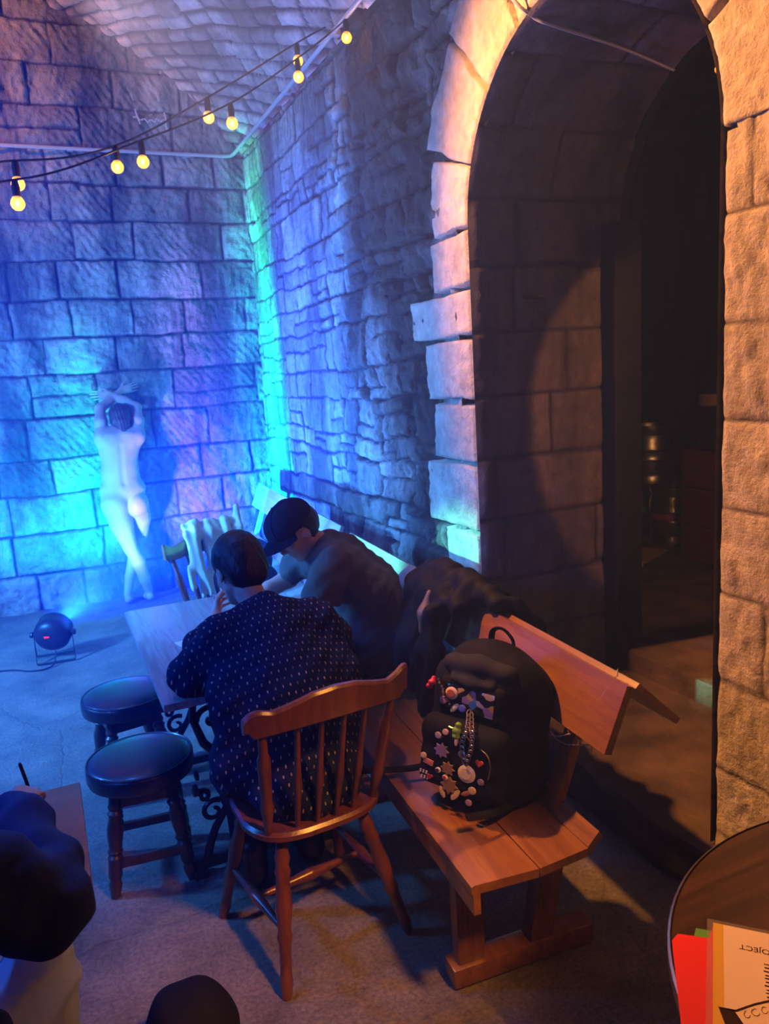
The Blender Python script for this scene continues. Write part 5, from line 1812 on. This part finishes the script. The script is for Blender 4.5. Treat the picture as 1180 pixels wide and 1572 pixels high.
# chair under the sketcher
sk = copy_tree(ch); sk.location = (-.41, 1.21, 0); sk.rotation_euler = (0, 0, 0)
sk['label'] = 'wooden chair under the person in the navy sweater, at the lower left edge'

# ------------------------------------------------------------------ round table and menus, lower right
rt = empty('round_table', (1.272, .545, 0))
M_dtop = wood_mat('very dark wood top', (.030, .013, .008), (.065, .030, .016), .34, 'x', scale=.8, coat=.3)
bm = bmesh.new(); add_lathe(bm, [(0, .712), (.520, .712), (.526, .716), (.526, .740), (.522, .744), (0, .745)], (0, 0, 0), seg=96)
top_ = bm_obj('tabletop', bm, M_dtop, rt)
bm = bmesh.new(); add_lathe(bm, [(.5262, .713), (.530, .715), (.5305, .742), (.5262, .7455)], (0, 0, 0), seg=96)
bm.faces.ensure_lookup_table()
bmesh.ops.delete(bm, geom=[f for f in bm.faces if len(f.verts) > 4], context='FACES')
bmesh.ops.solidify(bm, geom=bm.faces[:], thickness=.001)
bm_obj('metal_rim', bm, mat('brushed metal rim', (.55, .48, .44), .3, metal=1.0), rt)
bm = bmesh.new(); add_lathe(bm, [(0, .710), (.16, .710), (.05, .69), (.035, .66), (.035, .10), (.07, .06), (.24, .02), (.25, 0), (0, 0)], (0, 0, 0), seg=32)
bm_obj('pedestal', bm, M_iron, rt)
tag(rt, 'dark round table with a thin metal rim at the lower right', 'table')

e1 = Vector((.68, -.733, 0)).normalized(); e2 = Vector((-.733, -.68, 0)).normalized()
C0 = Vector((.983, .912, 0))
Q = lambda a, b, z: C0 + e1 * a + e2 * b + Vector((0, 0, z))


def flat(bm, pts, z0, z1, mi=0):
    A = [bm.verts.new(Q(a, b, z1)) for a, b in pts]; B = [bm.verts.new(Q(a, b, z0)) for a, b in pts]
    for f in [bm.faces.new(A), bm.faces.new(B[::-1])] + [bm.faces.new((A[i], A[(i + 1) % len(A)], B[(i + 1) % len(B)], B[i])) for i in range(len(A))]: f.material_index = mi


M_sleeve = mat('clear plastic sleeve', (.5, .42, .42), .12, alpha=.13, spec=.6)
M_cream = mat('cream menu paper', (.74, .56, .42), .55)
M_must = mat('mustard print', (.62, .36, .03), .55)
M_ink = mat('brown black ink', (.035, .018, .015), .6)
mn = empty('menu', C0 + Vector((0, 0, .745)))


def mpart(name, pts, z0, z1, m, parent=mn):
    bm = bmesh.new(); flat(bm, pts, z0 - .745, z1 - .745)
    for v in bm.verts: v.co -= C0
    return bm_obj(name, bm, m, parent, smooth=False)


mpart('sleeve', [(0, 0), (.235, 0), (.235, .315), (0, .315)], .7466, .7472, M_sleeve)
sheet_ = mpart('sheet', [(.010, .010), (.225, .010), (.225, .305), (.010, .305)], .7474, .7484, M_cream)
mpart('mustard_border', [(.0101, .0101), (.026, .0101), (.026, .305), (.0101, .305)], .7484, .7486, M_must, sheet_)
mpart('black_ribbon', [(.018, .204), (.040, .203), (.064, .245), (.030, .245)], .7486, .7488, M_ink, sheet_)
mpart('ribbon_line', [(.018, .203), (.042, .201), (.070, .178), (.105, .155), (.16, .140), (.16, .144), (.106, .159), (.071, .182), (.043, .205), (.018, .205)], .7486, .7488, M_ink, sheet_)


def text(s, a, b, size, m, z=.7488, rot=None, shear=0.0, parent=None):
    cu = bpy.data.curves.new('lettering', 'FONT')
    cu.body = s; cu.size = size; cu.extrude = .00005; cu.shear = shear
    tmp = bpy.data.objects.new('lettering', cu); COL.objects.link(tmp)
    dg = bpy.context.evaluated_depsgraph_get()
    me = bpy.data.meshes.new_from_object(tmp.evaluated_get(dg))
    bpy.data.objects.remove(tmp, do_unlink=True)
    me.materials.clear(); me.materials.append(m)
    o = bpy.data.objects.new('lettering', me); COL.objects.link(o)
    X, Y = (-e1, e2) if rot is None else rot
    Mx = Matrix((X, Y, Vector((0, 0, 1)))).transposed().to_4x4()
    Mx.translation = Q(a, b, z) - C0 - Vector((0, 0, .745))
    me.transform(Mx)
    o.parent = parent
    return o


text('PROJECT', .117, .052, .0165, M_ink, parent=sheet_)
# outlined lettering on the ribbon and the brush lettering up the right side, too small to read in the photo
M_bink = mat('brown outline ink', (.30, .15, .08), .6)
for k, (a_, b_) in enumerate(((.058, .205), (.070, .197), (.083, .188), (.097, .180), (.112, .173))):
    bm = bmesh.new()
    pts = [C0 * 0 + e1 * (a_ + .0045 * math.cos(t) * (1 + .3 * (k % 2))) + e2 * (b_ + .007 * math.sin(t)) + Vector((0, 0, .0042)) for t in [2 * math.pi * i / 14 for i in range(11 + k % 4)]]
    add_tube(bm, pts, .0006, 4, flat=.3)
    bm_obj('letter', bm, M_bink, sheet_)
for k in range(5):
    b_ = .088 + .016 * k
    bm = bmesh.new()
    pts = [e1 * (a_) + e2 * (b_ + c_) + Vector((0, 0, .0042)) for a_, c_ in (((.086, 0), (.104, .002), (.098, .008), (.088, .009)) if k % 2 else ((.088, .008), (.106, .007), (.104, 0), (.087, -.001)))]
    add_tube(bm, curve_pts(pts, 12), .0010, 4, flat=.3)
    bm_obj('letter', bm, M_ink, sheet_)
tag(mn, 'cream menu with a mustard edge in a clear sleeve on the round table', 'menu')
bm = bmesh.new(); flat(bm, [(-.047, .055), (.003, .050), (.010, .014), (.05, .014), (.05, .29), (-.030, .29), (-.056, .075)], .7454, .7462)
for v in bm.verts: v.co -= C0 + Vector((0, 0, .745))
o = bm_obj('folder', bm, mat('red card', (.72, .015, .012), .5), smooth=False); o.location = C0 + Vector((0, 0, .745))
tag(o, 'bright red card folder under the menu on the round table', 'folder')
bm = bmesh.new(); flat(bm, [(-.018, .030), (.03, .028), (.03, .08), (-.025, .08)], .7451, .7454)
for v in bm.verts: v.co -= C0 + Vector((0, 0, .745))
o = bm_obj('card', bm, mat('green card', (.10, .30, .04), .5), smooth=False); o.location = C0 + Vector((0, 0, .745))
tag(o, 'green card peeking out beside the red folder on the round table', 'card')
bm = bmesh.new(); add_lathe(bm, [(0, 0), (.028, 0), (.032, .004), (.033, .075), (.031, .078), (.029, .075), (.028, .008), (0, .008)], (1.330, 1.020, .746), (0, 0, 1), 28)
tag(bm_obj('glass', bm, mat('clear glass', (.9, .9, .95), .05, trans=1.0)), 'small clear glass at the right edge of the round table', 'glass')

# black bag at the bottom edge
G = Flesh(.007, .03)
G.ell((.155, 1.80, .13), (.115, .12, .115)); G.ell((.19, 1.83, .09), (.09, .10, .08)); G.cap((.08, 1.74, .06), (.22, 1.74, .06), .055, .055)
G.ell((.15, 1.8, -.095), (.4, .4, .10), op='-', k=.01)
bg = G.mesh('bag', M_bag, None, origin=(.155, 1.80, 0), noise=lambda X, Y, Z: (.004 * np.sin(X * 50 + Z * 30)).astype(np.float32)); bg.location = (.155, 1.80, 0)
tag(bg, 'black soft bag on the floor at the bottom edge', 'bag')

# ------------------------------------------------------------------ passage and cellar
M_darkwood = mat('dark painted timber', (.016, .014, .020), .6, var=.2)
bm = bmesh.new()
add_box(bm, (2.62, 3.00, 1.27), (.16, .10, 2.20), bevel=.008)
o = bm_obj('trim_2', bm, M_darkwood); struct(o)
bm = bmesh.new()
add_box(bm, (2.16, 3.063, 2.05), (.12, .02, .022), bevel=.004)
tag(bm_obj('iron_bracket', bm, M_iron), 'small iron bar set in the left jamb of the passage', 'bracket')

M_keg = mat('keg steel', (.42, .42, .44), .32, metal=1.0, var=.15, vscale=10)
keg0 = None
kp = [((-.235, 0), (.00, 0)), ]
prof_k = [(0, .02), (.165, .02), (.180, .0), (.185, .0), (.185, .055), (.172, .075), (.178, .10), (.186, .16), (.186, .175), (.192, .185), (.186, .195), (.186, .255), (.192, .265), (.186, .275), (.186, .33), (.176, .37), (.170, .385), (.185, .405), (.185, .455), (.178, .460), (.176, .455), (.165, .40), (.05, .405), (0, .405)]
M_band = mat('blue keg band', (.05, .30, .35), .5)
M_bandr = mat('red keg band', (.35, .04, .03), .5)


def make_keg(loc, label, band=None):
    k_ = empty('beer_keg', loc)
    bm = bmesh.new(); add_lathe(bm, prof_k, (0, 0, 0), seg=36); bm_obj('barrel', bm, M_keg, k_)
    bm = bmesh.new(); add_lathe(bm, [(0, .40), (.032, .40), (.036, .43), (.030, .44), (0, .44)], (0, 0, 0), seg=16); bm_obj('valve', bm, M_iron, k_)
    if band:
        bm = bmesh.new(); add_lathe(bm, [(.1862, .20), (.1875, .202), (.1875, .248), (.1862, .25)], (0, 0, 0), seg=36); bm_obj('band', bm, band, k_)
    return tag(k_, label, 'keg', 'steel beer kegs in the cellar')


make_keg((4.50, 5.03, .281), 'steel keg with a blue band, at the left bottom in the dark cellar', M_band)
make_keg((4.50, 4.56, .281), 'steel keg with a red band, at the right bottom in the dark cellar', M_bandr)
make_keg((4.50, 4.82, .744), 'steel keg standing on top of the two lower kegs in the cellar')
M_crate = mat('dark red crate plastic', (.14, .015, .015), .45)


def make_crate(loc, label):
    c_ = empty('bottle_crate', loc)
    bm = bmesh.new()
    W, D_, Hh = .40, .30, .26
    for s in (-1, 1):
        add_box(bm, (s * W / 2, 0, Hh / 2), (.012, D_, Hh), bevel=.003); add_box(bm, (0, s * D_ / 2, Hh / 2), (W, .012, Hh), bevel=.003)
        for z in (.02, .13, Hh - .02): add_box(bm, (s * (W / 2 + .006), 0, z), (.012, D_, .02)); add_box(bm, (0, s * (D_ / 2 + .006), z), (W, .012, .02))
    add_box(bm, (0, 0, .008), (W, D_, .012))
    bm_obj('shell', bm, M_crate, c_)
    return tag(c_, label, 'crate', 'red bottle crates in the cellar')


for i in range(3):
    make_crate((4.35, 3.98, .281 + .268 * i), ('lowest', 'middle', 'topmost')[i] + ' dark red crate of the stack right of the kegs in the cellar')
M_drum = mat('black plastic drum', (.012, .012, .014), .4)
dr = empty('drum', (4.35, 3.95, 1.085))
bm = bmesh.new(); add_lathe(bm, [(0, 0), (.15, 0), (.165, .02), (.165, .42), (.15, .45), (.05, .46), (.05, .49), (0, .49)], (0, 0, 0), seg=32); bm_obj('barrel', bm, M_drum, dr)
bm = bmesh.new(); add_lathe(bm, [(.1655, .30), (.168, .302), (.168, .378), (.1655, .38)], (0, 0, 0), seg=32); bm_obj('band', bm, mat('pale band', (.32, .22, .17), .6), dr)
bm = bmesh.new(); add_box(bm, (-.1, -.135, .445), (.085, .010, .055), Matrix.Rotation(R(-35), 3, 'Z')); bm_obj('tag', bm, mat('pale label', (.5, .4, .3), .6), dr)
tag(dr, 'black drum with a pale band on the red crates in the cellar', 'drum')
bm = bmesh.new(); add_box(bm, (3.98, 4.42, .286), (.42, .34, .008), Matrix.Rotation(R(25), 3, 'Z'))
tag(bm_obj('cardboard', bm, mat('brown cardboard', (.36, .20, .12), .8)), 'flat brown cardboard sheet on the cellar floor', 'cardboard')
bm = bmesh.new(); add_box(bm, (3.66, 4.17, .300), (.20, .16, .035), Matrix.Rotation(R(12), 3, 'Z'), .004)
tag(bm_obj('carton', bm, mat('pale carton', (.50, .42, .38), .7)), 'small pale carton on the passage floor beside the cardboard', 'carton')
# ------------------------------------------------------------------ stage haze filling the vault
M_haze = bpy.data.materials.new('thin stage haze'); M_haze.use_nodes = True
nt = M_haze.node_tree; nt.nodes.remove(nt.nodes['Principled BSDF'])
vs_ = nt.nodes.new('ShaderNodeVolumeScatter'); vs_.inputs['Color'].default_value = (.09, .17, 1, 1)
vs_.inputs['Density'].default_value = 0.10; vs_.inputs['Anisotropy'].default_value = 0.3
nt.links.new(vs_.outputs[0], nt.nodes['Material Output'].inputs['Volume'])
bm = bmesh.new(); add_box(bm, (-.5, 1.8, 2.4), (4.7, 10.0, 4.85))
hz = bm_obj('haze', bm, M_haze, smooth=False)
tag(hz, 'thin stage haze drifting through the whole vault', 'haze', kind='stuff')
